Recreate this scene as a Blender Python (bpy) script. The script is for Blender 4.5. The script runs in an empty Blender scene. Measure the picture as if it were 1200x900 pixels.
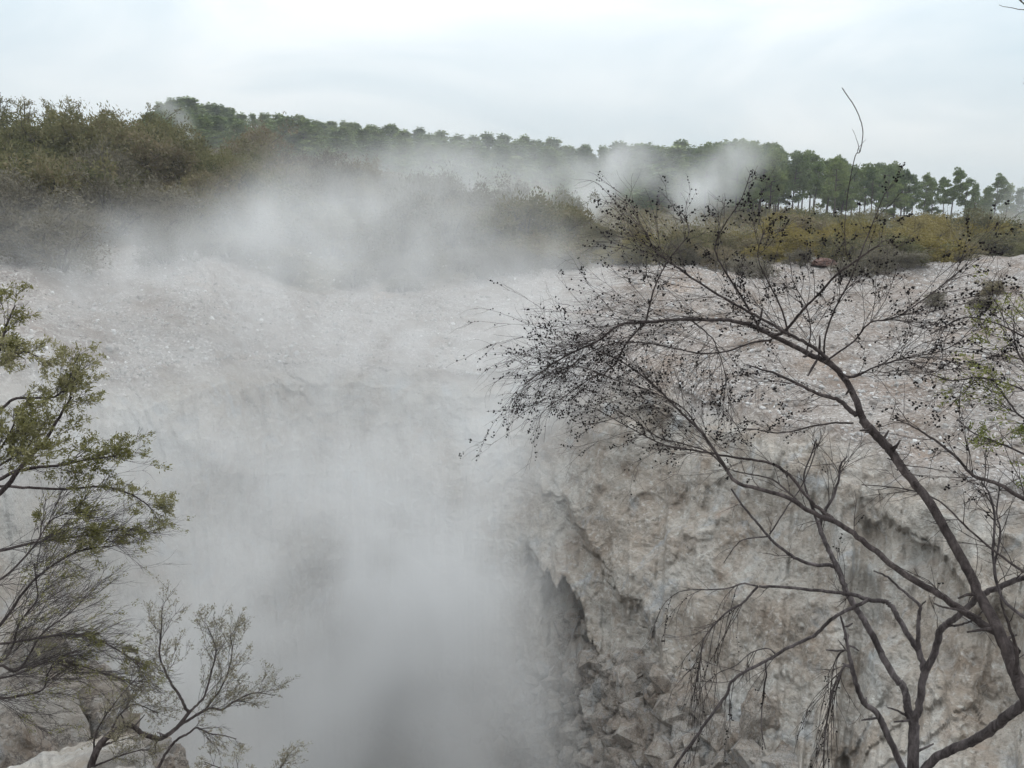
import bpy, math, random
import numpy as np
from mathutils import Vector, noise as mnoise

rng = np.random.default_rng(11)
random.seed(11)
SC = bpy.context.scene
COL = SC.collection

# ------------------------------------------------------------------ camera
EYE = 1.7
F = 28.0 / 36.0 * 1200.0
PITCH = math.atan(188.0 / F)
cam = bpy.data.cameras.new("camera")
cam.lens = 28.0; cam.sensor_width = 36.0; cam.clip_start = 0.1; cam.clip_end = 6000
camo = bpy.data.objects.new("camera", cam); COL.objects.link(camo)
camo.location = (0, 0, EYE); camo.rotation_euler = (math.pi / 2 - PITCH, 0, 0)
SC.camera = camo
CP, SP = math.cos(PITCH), math.sin(PITCH)


def ray(px, py):
    x = (px - 600.0) / F; v = (450.0 - py) / F
    return np.array([x, CP + v * SP, -SP + v * CP])


def pt(px, py, r):
    """the point on the line of sight through a photo pixel at horizontal range r"""
    d = ray(px, py); h = math.hypot(d[0], d[1])
    return np.array([d[0] / h * r, d[1] / h * r, EYE + d[2] / h * r])


def azpx(px):
    return math.atan2((px - 600.0) / F, CP)


def zpx(px, py, r):
    return pt(px, py, r)[2]


# ------------------------------------------------------------------ numpy noise
_lat = np.random.default_rng(5).uniform(-0.5, 0.5, (64, 64, 64)).astype(np.float32).ravel()


def pnoise(P):
    """smooth lattice noise, about -0.5..0.5"""
    P = np.asarray(P, dtype=np.float32)
    I = np.floor(P); Fd = P - I; I = I.astype(np.int32) & 63
    U = Fd * Fd * Fd * (Fd * (Fd * 6 - 15) + 10)
    x0, y0, z0 = I[:, 0] << 12, I[:, 1] << 6, I[:, 2]
    x1, y1, z1 = ((I[:, 0] + 1) & 63) << 12, ((I[:, 1] + 1) & 63) << 6, (I[:, 2] + 1) & 63
    ux, uy, uz = U[:, 0], U[:, 1], U[:, 2]
    def edge(xy):
        a = _lat[xy + z0]; return a + uz * (_lat[xy + z1] - a)
    def face(x):
        a = edge(x + y0); return a + uy * (edge(x + y1) - a)
    a = face(x0); return a + ux * (face(x1) - a)


def fbm(P, oct=4, lac=2.1, gain=0.5, ridged=False):
    a, s, f = 1.0, 0.0, 1.0
    for k in range(oct):
        n = pnoise(P * f + k * 17.3)
        if ridged:
            n = 0.35 - np.abs(n)
        s = s + a * n; a *= gain; f *= lac
    return s


def sstep(a, b, x):
    t = np.clip((x - a) / (b - a), 0, 1); return t * t * (3 - 2 * t)


# ------------------------------------------------------------------ tagging
def tag(o, label=None, cat=None, group=None, kind=None):
    if label: o["label"] = label
    if cat: o["category"] = cat
    if group: o["group"] = group
    if kind: o["kind"] = kind
    return o


def empty(name, loc, label, cat, group=None):
    o = bpy.data.objects.new(name, None); o.empty_display_size = 0.2
    o.location = [float(v) for v in loc]; COL.objects.link(o)
    return tag(o, label, cat, group)


class MB:
    """collects vertex and face chunks for ONE mesh object"""
    def __init__(s):
        s.v = []; s.f = {}; s.n = 0

    def add(s, V, Fc):
        V = np.asarray(V, float).reshape(-1, 3); Fc = np.asarray(Fc, np.int64)
        s.v.append(V); s.f.setdefault(Fc.shape[1], []).append(Fc + s.n); s.n += len(V)

    def mesh(s, name, smooth=True, origin=(0, 0, 0)):
        V = np.concatenate(s.v) - np.asarray(origin, float)
        me = bpy.data.meshes.new(name)
        loops = []; starts = []; tot = 0
        for k in sorted(s.f):
            A = np.concatenate(s.f[k]); loops.append(A.ravel())
            starts.append(tot + np.arange(len(A)) * k); tot += A.size
        L = np.concatenate(loops); S = np.concatenate(starts)
        me.vertices.add(len(V)); me.vertices.foreach_set("co", V.astype(np.float32).ravel())
        me.loops.add(len(L)); me.loops.foreach_set("vertex_index", L.astype(np.int32))
        me.polygons.add(len(S)); me.polygons.foreach_set("loop_start", S.astype(np.int32))
        me.polygons.foreach_set("use_smooth", np.full(len(S), smooth, dtype=bool))
        me.update(calc_edges=True); me.validate()
        return me

    def build(s, name, mat, parent=None, smooth=True, origin=(0, 0, 0)):
        me = s.mesh(name, smooth, origin); me.materials.append(mat)
        o = bpy.data.objects.new(name, me); COL.objects.link(o)
        if parent is not None: o.parent = parent
        return o


def catmull(P, sub):
    P = np.asarray(P, float)
    if len(P) < 3:
        t = np.linspace(0, 1, sub * (len(P) - 1) + 1)[:, None]; return P[0] + (P[-1] - P[0]) * t
    Q = np.vstack([2 * P[0] - P[1], P, 2 * P[-1] - P[-2]])
    out = []
    for i in range(1, len(Q) - 2):
        for k in range(sub):
            t = k / sub
            a, b, c, d = Q[i - 1], Q[i], Q[i + 1], Q[i + 2]
            out.append(0.5 * (2 * b + (c - a) * t + (2 * a - 5 * b + 4 * c - d) * t * t + (3 * b - a - 3 * c + d) * t ** 3))
    out.append(Q[-2]); return np.array(out)


def tube(mb, P, R, k=6, rough=0.0):
    P = np.asarray(P, float); n = len(P); R = np.broadcast_to(np.asarray(R, float), (n,)) if np.ndim(R) == 0 else np.asarray(R, float)
    T = np.gradient(P, axis=0); T /= np.linalg.norm(T, axis=1)[:, None] + 1e-9
    ref = np.array([0.31, 0.2, 0.93]) if abs(T[0, 2]) < 0.85 else np.array([0.9, 0.3, 0.1])
    N = ref - (T @ ref)[:, None] * T; N /= np.linalg.norm(N, axis=1)[:, None] + 1e-9
    B = np.cross(T, N)
    a = np.arange(k) * (2 * math.pi / k)
    rad = R[:, None] * (1 + (rng.normal(0, rough, (n, k)) if rough else 0))
    V = P[:, None, :] + rad[..., None] * (np.cos(a)[None, :, None] * N[:, None, :] + np.sin(a)[None, :, None] * B[:, None, :])
    V = np.vstack([V.reshape(-1, 3), P[-1] + T[-1] * R[-1] * 0.6])
    i = np.arange(n - 1)[:, None] * k; j = np.arange(k)[None, :]; j2 = (j + 1) % k
    Q = np.stack([i + j, i + j2, i + k + j2, i + k + j], -1).reshape(-1, 4)
    mb.add(V[:-1], Q)
    base = mb.n - n * k
    tip = np.stack([base + (n - 1) * k + j.ravel(), base + (n - 1) * k + j2.ravel(), np.full(k, mb.n)], -1)
    mb.v.append(V[-1:]); mb.f.setdefault(3, []).append(tip); mb.n += 1


ICO_V = None
def ico():
    global ICO_V
    if ICO_V is None:
        p = (1 + 5 ** 0.5) / 2
        V = np.array([(-1, p, 0), (1, p, 0), (-1, -p, 0), (1, -p, 0), (0, -1, p), (0, 1, p), (0, -1, -p), (0, 1, -p), (p, 0, -1), (p, 0, 1), (-p, 0, -1), (-p, 0, 1)], float)
        V /= np.linalg.norm(V[0])
        Fc = np.array([(0, 11, 5), (0, 5, 1), (0, 1, 7), (0, 7, 10), (0, 10, 11), (1, 5, 9), (5, 11, 4), (11, 10, 2), (10, 7, 6), (7, 1, 8), (3, 9, 4), (3, 4, 2), (3, 2, 6), (3, 6, 8), (3, 8, 9), (4, 9, 5), (2, 4, 11), (6, 2, 10), (8, 6, 7), (9, 8, 1)])
        ICO_V = (V, Fc)
    return ICO_V


def blobs(mb, C, R, jit=0.0, aniso=0.0):
    """many little 20-faced lumps at C with radii R"""
    V, Fc = ico(); C = np.asarray(C, float); n = len(C)
    if n == 0: return
    R = np.broadcast_to(np.asarray(R, float), (n,))
    q = rng.normal(size=(n, 3, 3)); u, _, w = np.linalg.svd(q); M = u @ w
    S = 1 + aniso * rng.uniform(-1, 1, (n, 1, 3))
    W = V[None] * (1 + jit * rng.uniform(-1, 1, (n, 12, 1))) * S
    W = np.einsum('nij,nkj->nki', M, W) * R[:, None, None] + C[:, None, :]
    mb.add(W.reshape(-1, 3), (Fc[None] + (np.arange(n) * 12)[:, None, None]).reshape(-1, 3))


def leaves(mb, C, D, L, W):
    """diamond leaves at C pointing along D"""
    C = np.asarray(C, float); n = len(C)
    if n == 0: return
    D = D / (np.linalg.norm(D, axis=1)[:, None] + 1e-9)
    X = np.cross(D, rng.normal(size=(n, 3))); X /= np.linalg.norm(X, axis=1)[:, None] + 1e-9
    L = np.broadcast_to(L, (n,))[:, None]; W = np.broadcast_to(W, (n,))[:, None]
    V = np.stack([C, C + D * L * 0.5 + X * W * 0.5, C + D * L, C + D * L * 0.5 - X * W * 0.5], 1)
    mb.add(V.reshape(-1, 3), np.arange(4 * n).reshape(-1, 4))


# ------------------------------------------------------------------ materials
def mat(name):
    m = bpy.data.materials.new(name); m.use_nodes = True
    nt = m.node_tree; nt.nodes.clear()
    out = nt.nodes.new("ShaderNodeOutputMaterial")
    return m, nt, out


def N(nt, t, **kw):
    n = nt.nodes.new(t)
    for k, v in kw.items():
        if k.startswith("i_"):
            key = k[2:].replace("_", " ")
            n.inputs[key].default_value = v
        else:
            setattr(n, k, v)
    return n


def ramp(nt, src, stops):
    r = nt.nodes.new("ShaderNodeValToRGB")
    e = r.color_ramp.elements
    while len(e) < len(stops): e.new(0.5)
    for el, (p, c) in zip(e, stops):
        el.position = p; el.color = (*c, 1) if len(c) == 3 else c
    nt.links.new(src, r.inputs[0]); return r


def noise_tex(nt, vec, scale, detail=6, rough=0.55, dist=0.0):
    n = N(nt, "ShaderNodeTexNoise"); n.inputs["Scale"].default_value = scale; n.inputs["Detail"].default_value = detail
    n.inputs["Roughness"].default_value = rough; n.inputs["Distortion"].default_value = dist
    nt.links.new(vec, n.inputs["Vector"]); return n


def mixc(nt, fac, a, b, mode="MIX"):
    m = nt.nodes.new("ShaderNodeMix"); m.data_type = "RGBA"; m.blend_type = mode
    for s, v in ((0, fac), (6, a), (7, b)):
        if hasattr(v, "links") or hasattr(v, "is_linked"): nt.links.new(v, m.inputs[s])
        elif s == 0: m.inputs[0].default_value = v
        else: m.inputs[s].default_value = (*v, 1)
    return m.outputs[2]


def math_n(nt, op, a, b=None, clamp=False):
    m = nt.nodes.new("ShaderNodeMath"); m.operation = op; m.use_clamp = clamp
    for i, v in enumerate((a, b)):
        if v is None: continue
        if hasattr(v, "is_linked"): nt.links.new(v, m.inputs[i])
        else: m.inputs[i].default_value = v
    return m.outputs[0]


def mapping(nt, vec, scale):
    m = N(nt, "ShaderNodeMapping"); m.inputs["Scale"].default_value = scale
    nt.links.new(vec, m.inputs["Vector"]); return m.outputs[0]


def rock_colour(nt, vec):
    """weathered hydrothermal rock: pale sinter with pink, ochre, rust and blue-grey patches"""
    n1 = noise_tex(nt, vec, 0.35, 7, 0.6, 0.5)
    base = ramp(nt, n1.outputs[0], [(0.30, (0.25, 0.205, 0.168)), (0.44, (0.325, 0.288, 0.25)), (0.55, (0.40, 0.37, 0.335)), (0.68, (0.345, 0.342, 0.33))])
    st = noise_tex(nt, mapping(nt, vec, (0.7, 0.7, 0.45)), 1.1, 9, 0.68, 1.2)
    stf = ramp(nt, st.outputs[0], [(0.47, (0, 0, 0)), (0.66, (1, 1, 1))])
    c = mixc(nt, math_n(nt, "MULTIPLY", stf.outputs[0], 0.6), base.outputs[0], (0.21, 0.15, 0.105))
    n3 = noise_tex(nt, vec, 0.9, 6, 0.6, 0.8)
    bl = ramp(nt, n3.outputs[0], [(0.56, (0, 0, 0)), (0.68, (1, 1, 1))])
    c = mixc(nt, math_n(nt, "MULTIPLY", bl.outputs[0], 0.6), c, (0.33, 0.355, 0.38))
    n4 = noise_tex(nt, vec, 5.5, 8, 0.7)
    wh = ramp(nt, n4.outputs[0], [(0.52, (0, 0, 0)), (0.66, (1, 1, 1))])
    c = mixc(nt, math_n(nt, "MULTIPLY", wh.outputs[0], 0.55), c, (0.54, 0.53, 0.51))
    n5 = noise_tex(nt, vec, 9.0, 8, 0.75)
    dk = ramp(nt, n5.outputs[0], [(0.33, (1, 1, 1)), (0.46, (0, 0, 0))])
    c = mixc(nt, math_n(nt, "MULTIPLY", dk.outputs[0], 0.6), c, (0.13, 0.11, 0.10))
    n6 = noise_tex(nt, vec, 0.7, 5, 0.6, 1.0)
    ru = ramp(nt, n6.outputs[1], [(0.60, (0, 0, 0)), (0.74, (1, 1, 1))])
    c = mixc(nt, math_n(nt, "MULTIPLY", ru.outputs[0], 0.45), c, (0.30, 0.17, 0.11))
    return c


def ground_material():
    m, nt, out = mat("sinter_ground")
    tc = N(nt, "ShaderNodeTexCoord"); vec = tc.outputs["Object"]
    at = N(nt, "ShaderNodeAttribute"); at.attribute_name = "slope_mask"
    so = N(nt, "ShaderNodeAttribute"); so.attribute_name = "soil_mask"
    rc = rock_colour(nt, vec)
    # gravelly sinter: small pale chips over a pinkish grey bed
    v1 = N(nt, "ShaderNodeTexVoronoi"); v1.inputs["Scale"].default_value = 15.0
    v1.inputs["Randomness"].default_value = 1.0
    wob = noise_tex(nt, vec, 4.0, 3, 0.6)
    wv = N(nt, "ShaderNodeVectorMath"); wv.operation = "MULTIPLY_ADD"
    nt.links.new(wob.outputs[1], wv.inputs[0]); wv.inputs[1].default_value = (0.25, 0.25, 0.25); nt.links.new(vec, wv.inputs[2])
    nt.links.new(wv.outputs[0], v1.inputs["Vector"])
    sep = N(nt, "ShaderNodeSeparateColor"); nt.links.new(v1.outputs["Color"], sep.inputs[0])
    chip = ramp(nt, sep.outputs[0], [(0.0, (0.15, 0.128, 0.115)), (0.35, (0.235, 0.212, 0.198)), (0.66, (0.31, 0.295, 0.285)), (0.86, (0.40, 0.39, 0.385)), (0.97, (0.62, 0.61, 0.60))])
    bedn = noise_tex(nt, vec, 0.5, 7, 0.65, 0.4)
    bed = ramp(nt, bedn.outputs[0], [(0.33, (0.23, 0.17, 0.13)), (0.45, (0.28, 0.25, 0.225)), (0.58, (0.36, 0.345, 0.33)), (0.72, (0.29, 0.30, 0.31))])
    gr = mixc(nt, 0.6, bed.outputs[0], chip.outputs[0])
    fn = noise_tex(nt, vec, 14.0, 6, 0.75)
    fd = ramp(nt, fn.outputs[0], [(0.36, (1, 1, 1)), (0.48, (0, 0, 0))])
    gr = mixc(nt, math_n(nt, "MULTIPLY", fd.outputs[0], 0.55), gr, (0.15, 0.125, 0.11))
    bn = noise_tex(nt, vec, 0.55, 6, 0.65, 0.9)
    bf = ramp(nt, bn.outputs[0], [(0.50, (0, 0, 0)), (0.64, (1, 1, 1))])
    gr = mixc(nt, math_n(nt, "MULTIPLY", bf.outputs[0], 0.8), gr, (0.165, 0.13, 0.105))
    on = noise_tex(nt, vec, 0.42, 5, 0.6, 0.5)
    of = ramp(nt, on.outputs[1], [(0.56, (0, 0, 0)), (0.70, (1, 1, 1))])
    gr = mixc(nt, math_n(nt, "MULTIPLY", of.outputs[0], 0.45), gr, (0.36, 0.26, 0.185))
    rc = mixc(nt, 1.0, rc, (.93, .937, .93), "MULTIPLY")
    gr = mixc(nt, 1.0, gr, (.945, .925, .91), "MULTIPLY")
    c = mixc(nt, at.outputs["Fac"], rc, gr)
    # scrub soil with litter
    sn = noise_tex(nt, vec, 1.3, 7, 0.7)
    soil = ramp(nt, sn.outputs[0], [(0.35, (0.055, 0.050, 0.028)), (0.5, (0.10, 0.085, 0.05)), (0.62, (0.17, 0.145, 0.10)), (0.76, (0.30, 0.28, 0.25))])
    c = mixc(nt, so.outputs["Fac"], c, soil.outputs[0])
    bs = N(nt, "ShaderNodeBsdfPrincipled"); bs.inputs["Roughness"].default_value = 0.92
    bs.inputs["Specular IOR Level"].default_value = 0.25
    nt.links.new(c, bs.inputs["Base Color"])
    b1 = noise_tex(nt, vec, 3.0, 10, 0.68)
    b2 = N(nt, "ShaderNodeTexVoronoi"); b2.inputs["Scale"].default_value = 12.0; nt.links.new(wv.outputs[0], b2.inputs["Vector"])
    h = math_n(nt, "ADD", math_n(nt, "MULTIPLY", b1.outputs[0], 1.0), math_n(nt, "MULTIPLY", b2.outputs["Distance"], -0.25))
    bp = N(nt, "ShaderNodeBump"); bp.inputs["Strength"].default_value = 0.9; bp.inputs["Distance"].default_value = 0.16
    nt.links.new(h, bp.inputs["Height"]); nt.links.new(bp.outputs[0], bs.inputs["Normal"])
    nt.links.new(bs.outputs[0], out.inputs[0]); return m


def rock_material(name="pale_rock", gain=1.0):
    m, nt, out = mat(name)
    tc = N(nt, "ShaderNodeTexCoord"); gm = N(nt, "ShaderNodeNewGeometry")
    vec = gm.outputs["Position"]
    c = rock_colour(nt, mapping(nt, vec, (3.0, 3.0, 3.0)))
    vo = N(nt, 'ShaderNodeTexVoronoi'); vo.feature = 'DISTANCE_TO_EDGE'; vo.inputs['Scale'].default_value = 2.6
    wn = noise_tex(nt, vec, 3.0, 6, .7); wa = N(nt, 'ShaderNodeVectorMath'); wa.operation = 'MULTIPLY_ADD'; nt.links.new(wn.outputs[1], wa.inputs[0]); wa.inputs[1].default_value = (.9, .9, .9); nt.links.new(vec, wa.inputs[2]); nt.links.new(wa.outputs[0], vo.inputs['Vector'])
    ck = ramp(nt, vo.outputs['Distance'], [(.0, (1, 1, 1)), (.05, (0, 0, 0))])
    c = mixc(nt, math_n(nt, 'MULTIPLY', ck.outputs[0], .7), c, (.07, .06, .055))
    if gain != 1.0:
        c = mixc(nt, 1.0, c, (gain, gain, gain), "MULTIPLY")
    bs = N(nt, "ShaderNodeBsdfPrincipled"); bs.inputs["Roughness"].default_value = 0.9; bs.inputs["Specular IOR Level"].default_value = 0.25
    nt.links.new(c, bs.inputs["Base Color"])
    b1 = noise_tex(nt, vec, 7.0, 12, 0.78)
    bp = N(nt, "ShaderNodeBump"); bp.inputs["Strength"].default_value = 1.0; bp.inputs["Distance"].default_value = 0.14
    nt.links.new(b1.outputs[0], bp.inputs["Height"]); nt.links.new(bp.outputs[0], bs.inputs["Normal"])
    nt.links.new(bs.outputs[0], out.inputs[0]); return m


def chip_material():
    m, nt, out = mat("sinter_chips")
    gm = N(nt, "ShaderNodeNewGeometry")
    r = ramp(nt, gm.outputs["Random Per Island"], [(0.0, (0.17, 0.145, 0.13)), (0.35, (0.26, 0.24, 0.225)), (0.7, (0.34, 0.33, 0.32)), (0.88, (0.45, 0.44, 0.435)), (1.0, (0.66, 0.65, 0.64))])
    bs = N(nt, "ShaderNodeBsdfPrincipled"); bs.inputs["Roughness"].default_value = 0.9
    nt.links.new(r.outputs[0], bs.inputs["Base Color"]); nt.links.new(bs.outputs[0], out.inputs[0]); return m


def bark_material(name, dark, pale, patch=(0.5, 0.66)):
    m, nt, out = mat(name)
    gm = N(nt, "ShaderNodeNewGeometry"); vec = gm.outputs["Position"]
    n1 = noise_tex(nt, mapping(nt, vec, (1, 1, 0.35)), 26.0, 8, 0.65, 0.6)
    r = ramp(nt, n1.outputs[0], [(patch[0] - 0.15, dark), (patch[0], [0.7 * a + 0.3 * b for a, b in zip(dark, pale)]), (patch[1], pale)])
    bs = N(nt, "ShaderNodeBsdfPrincipled"); bs.inputs["Roughness"].default_value = 0.85; bs.inputs["Specular IOR Level"].default_value = 0.2
    nt.links.new(r.outputs[0], bs.inputs["Base Color"])
    b1 = noise_tex(nt, mapping(nt, vec, (1, 1, 0.3)), 90.0, 6, 0.7)
    bp = N(nt, "ShaderNodeBump"); bp.inputs["Strength"].default_value = 1.0; bp.inputs["Distance"].default_value = 0.025
    nt.links.new(b1.outputs[0], bp.inputs["Height"]); nt.links.new(bp.outputs[0], bs.inputs["Normal"])
    nt.links.new(bs.outputs[0], out.inputs[0]); return m


def leaf_material(name, stops, transl=0.25, nscale=0.6):
    """leaf colour varies leaf by leaf, clump by clump and plant by plant"""
    m, nt, out = mat(name)
    gm = N(nt, "ShaderNodeNewGeometry"); oi = N(nt, "ShaderNodeObjectInfo")
    n1 = noise_tex(nt, gm.outputs["Position"], nscale, 4, 0.6)
    a = math_n(nt, "MULTIPLY", n1.outputs[0], 0.45)
    b = math_n(nt, "MULTIPLY", gm.outputs["Random Per Island"], 0.35)
    c = math_n(nt, "MULTIPLY", oi.outputs["Random"], 0.35)
    s = math_n(nt, "ADD", math_n(nt, "ADD", a, b), c)
    r = ramp(nt, s, stops)
    bs = N(nt, "ShaderNodeBsdfPrincipled"); bs.inputs["Roughness"].default_value = 0.7; bs.inputs["Specular IOR Level"].default_value = 0.25
    nt.links.new(r.outputs[0], bs.inputs["Base Color"])
    tr = N(nt, "ShaderNodeBsdfTranslucent"); nt.links.new(r.outputs[0], tr.inputs[0])
    mx = N(nt, "ShaderNodeMixShader"); mx.inputs[0].default_value = transl
    nt.links.new(bs.outputs[0], mx.inputs[1]); nt.links.new(tr.outputs[0], mx.inputs[2])
    nt.links.new(mx.outputs[0], out.inputs[0]); return m


M_GROUND = ground_material()
M_ROCK = rock_material()
M_CHIP = chip_material()
M_BARK_DARK = bark_material("dark_bark", (0.040, 0.031, 0.030), (0.17, 0.14, 0.135), (0.50, 0.68))
M_BARK_GREY = bark_material("grey_bark", (0.036, 0.029, 0.029), (0.20, 0.172, 0.172), (0.46, 0.66))
M_BARK_PINE = bark_material("pine_bark", (0.05, 0.04, 0.035), (0.13, 0.10, 0.09))
M_STEM = bark_material("scrub_stem", (0.05, 0.04, 0.033), (0.15, 0.13, 0.11))
M_TWIG = bark_material("fine_twig", (0.045, 0.035, 0.034), (0.13, 0.105, 0.10), (0.5, 0.7))
M_TWIG_PALE = bark_material("pale_twig", (0.055, 0.045, 0.045), (0.15, 0.13, 0.13), (0.5, 0.7))
M_CAPS = bark_material("seed_capsule", (0.010, 0.008, 0.008), (0.035, 0.026, 0.025), (0.55, 0.75))
M_LEAF_OLIVE = leaf_material("olive_scrub_leaf", [(0.25, (0.078, 0.076, 0.037)), (0.5, (0.148, 0.139, 0.061)), (0.75, (0.199, 0.157, 0.092)), (0.95, (0.208, 0.182, 0.143))])
M_LEAF_GREEN = leaf_material("green_scrub_leaf", [(0.25, (0.065, 0.069, 0.028)), (0.5, (0.126, 0.125, 0.048)), (0.8, (0.185, 0.161, 0.073))])
M_LEAF_BROWN = leaf_material("brown_scrub_leaf", [(0.25, (0.086, 0.076, 0.053)), (0.5, (0.140, 0.124, 0.085)), (0.8, (0.200, 0.182, 0.139))])
M_LEAF_GOLD = leaf_material("golden_scrub_leaf", [(0.25, (0.102, 0.085, 0.017)), (0.5, (0.184, 0.149, 0.031)), (0.8, (0.231, 0.183, 0.055))])
M_PINE = leaf_material("pine_needles", [(0.25, (0.058, 0.094, 0.039)), (0.5, (0.118, 0.168, 0.057)), (0.8, (0.202, 0.245, 0.086))], 0.15, 0.15)
M_LEAF_NEAR = leaf_material("manuka_leaf", [(0.25, (0.106, 0.108, 0.030)), (0.45, (0.187, 0.179, 0.062)), (0.65, (0.240, 0.230, 0.117)), (0.85, (0.300, 0.273, 0.165))], 0.3, 7.0)
M_LEAF_DULL = leaf_material("dull_manuka_leaf", [(0.25, (0.160, 0.144, 0.095)), (0.5, (0.235, 0.212, 0.140)), (0.8, (0.311, 0.281, 0.206))], 0.3, 7.0)
M_LEAF_FRESH = leaf_material("fresh_manuka_leaf", [(0.25, (0.102, 0.126, 0.026)), (0.5, (0.180, 0.198, 0.054)), (0.8, (0.240, 0.240, 0.096))], 0.3, 7.0)
# ------------------------------------------------------------------ terrain
# ground seen at photo pixel (px, y) at range r, per column of the photo
RF = [(-60, 10), (-40, 17), (-33, 22), (-25, 27), (-12, 31), (0, 30), (8, 26.5), (18, 22.5), (27, 19.5), (33, 18), (45, 13), (60, 9)]
COLS = {
    0:    [("lip", 440), (28, 372), (34, 312), (40, 272), (48, 232), (55, 188), (62, 184), (80, 186), (180, 205), (400, 235)],
    200:  [("lip", 432), (34, 330), (38, 298), (44, 256), (50, 215), (56, 196), (64, 194), (90, 196), (180, 160), (400, 200)],
    400:  [("lip", 432), (35, 382), (40, 345), (46, 305), (55, 262), (66, 236), (90, 226), (180, 176), (400, 215)],
    600:  [("lip", 442), (35, 386), (40, 345), (46, 314), (55, 288), (70, 266), (100, 246), (180, 203), (400, 230)],
    800:  [("lip", 462), (29, 402), (34, 357), (40, 325), (46, 309), (55, 296), (70, 282), (100, 264), (180, 236), (400, 250)],
    1000: [("lip", 512), (25, 452), (31, 388), (38, 340), (45, 316), (53, 303), (62, 297), (90, 278), (140, 262), (400, 260)],
    1200: [("lip", 572), (22, 497), (27, 424), (33, 366), (40, 326), (46, 308), (54, 304), (62, 300), (90, 284), (140, 268), (400, 262)],
}
YBASE = [(0, 860), (400, 830), (600, 800), (700, 790), (800, 815), (1000, 960), (1200, 1050)]
AZD = np.concatenate([np.arange(-180, -44, 6.0), np.arange(-42, 42.01, 0.1), np.arange(48, 181, 6.0)])
AZ = np.radians(AZD)
rf = np.interp(AZD, [a for a, _ in RF], [b for _, b in RF])
k = np.exp(-np.linspace(-2, 2, 41) ** 2); k /= k.sum()
inner = (AZD >= -42) & (AZD <= 42)
tmp = rf[inner]; pad = np.concatenate([np.full(20, tmp[0]), tmp, np.full(20, tmp[-1])]); rf[inner] = np.convolve(pad, k, "valid")
edge_wob = fbm(np.stack([AZD * 0.35, np.zeros_like(AZD), np.zeros_like(AZD)], 1), 5) * 1.3
rf = rf + edge_wob
px_cols = sorted(COLS)
azc = np.array([math.degrees(azpx(p)) for p in px_cols])
RG = np.concatenate([np.geomspace(15, 70, 220), np.geomspace(71, 3000, 100)])
prof = []
for p in px_cols:
    rl = np.interp(math.degrees(azpx(p)), [a for a, _ in RF], [b for _, b in RF])
    kn = [(rl if a == "lip" else a, b) for a, b in COLS[p]]
    rr = np.array([a for a, _ in kn]); zz = np.array([zpx(p, y, a) for a, y in kn])
    s0 = (zz[1] - zz[0]) / (rr[1] - rr[0])
    rr = np.concatenate([[10], rr, [1000, 3000]]); zz = np.concatenate([[zz[0] - s0 * (rl - 10)], zz, [zz[-1] * 0.8, 10]])
    z = np.interp(np.log(RG), np.log(rr), zz)
    g = np.exp(-np.linspace(-2, 2, 23) ** 2); g /= g.sum()
    z = np.convolve(np.concatenate([np.full(11, z[0]), z, np.full(11, z[-1])]), g, "valid")
    prof.append(z)
prof = np.array(prof)


def ground_base(az_deg, r):
    """height of the slope, hill and far land before its roughness"""
    az_deg = np.asarray(az_deg, float); r = np.asarray(r, float)
    ai = np.interp(az_deg, azc, np.arange(len(azc))); a0 = np.clip(np.floor(ai).astype(int), 0, len(azc) - 2); ta = ai - a0
    ta = ta * ta * (3 - 2 * ta)
    ri = np.interp(np.log(r), np.log(RG), np.arange(len(RG))); r0 = np.clip(np.floor(ri).astype(int), 0, len(RG) - 2); tr = ri - r0
    f = lambda i, j: prof[i, j]
    return (f(a0, r0) * (1 - tr) + f(a0, r0 + 1) * tr) * (1 - ta) + (f(a0 + 1, r0) * (1 - tr) + f(a0 + 1, r0 + 1) * tr) * ta


zlip = ground_base(AZD, rf)
ybase = np.interp(AZD, [math.degrees(azpx(p)) for p, _ in YBASE], [b for _, b in YBASE])
pxa = 600 + np.tan(np.clip(AZ, -0.9, 0.9)) * CP * F
zbase = np.array([zpx(600 + (p - 600), y, r - 6.5) for p, y, r in zip(np.clip(pxa, -400, 1600), ybase, rf - (2.1 - 2.1 * sstep(-4, 5, AZD)) * -1)])
zbase = np.minimum(zbase, zlip - 4.5)
wl = 1 - sstep(-28.5, -22, AZD)                    # the nearer rim bulges out on the left
def near(rv_l, zv_l, rv_r, zv_r): return rv_l * wl + rv_r * (1 - wl), zv_l * wl + zv_r * (1 - wl)
near_k = [(np.full_like(AZD, 0.05), np.zeros_like(AZD)), near(1.7, -0.05, 1.5, 0.0), near(4.5, zpx(40, 960, 4.5), 2.6, -1.3), near(7.4, zpx(40, 902, 7.4), 3.6, -3.2), near(8.4, zpx(40, 902, 7.4) - 2.2, 4.6, -6.0), near(10.0, -10.0, 6.5, -11.5)]
zfl = zbase - 2.2
inc = 4.4 + 2.1 * sstep(-4, 5, AZD)
knots = near_k + [(np.minimum(np.full_like(AZD, 13.0), rf - 10), zfl - 0.4), (rf - inc - 3.0, zfl), (rf - inc, zbase), (rf - 0.4 * inc, zlip - 2.9), (rf - 0.14 * inc, zlip - 0.62), (rf + 0.35, ground_base(AZD, rf + 0.35))]
rows_per = [6, 14, 14, 18, 20, 14, 14, 60, 190, 40, 20]
R_rows, Z_rows, zone = [], [], []
for i, nrow in enumerate(rows_per):
    (r0, z0), (r1, z1) = knots[i], knots[i + 1]
    for t in np.arange(nrow) / nrow:
        R_rows.append(r0 + (r1 - r0) * t); Z_rows.append(z0 + (z1 - z0) * t)
        zone.append([0, 0, 0, 0, 0, 0.0, 0.0, 0.3, 1, 1, 0.7][i])
r_l = rf + 0.35
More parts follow.
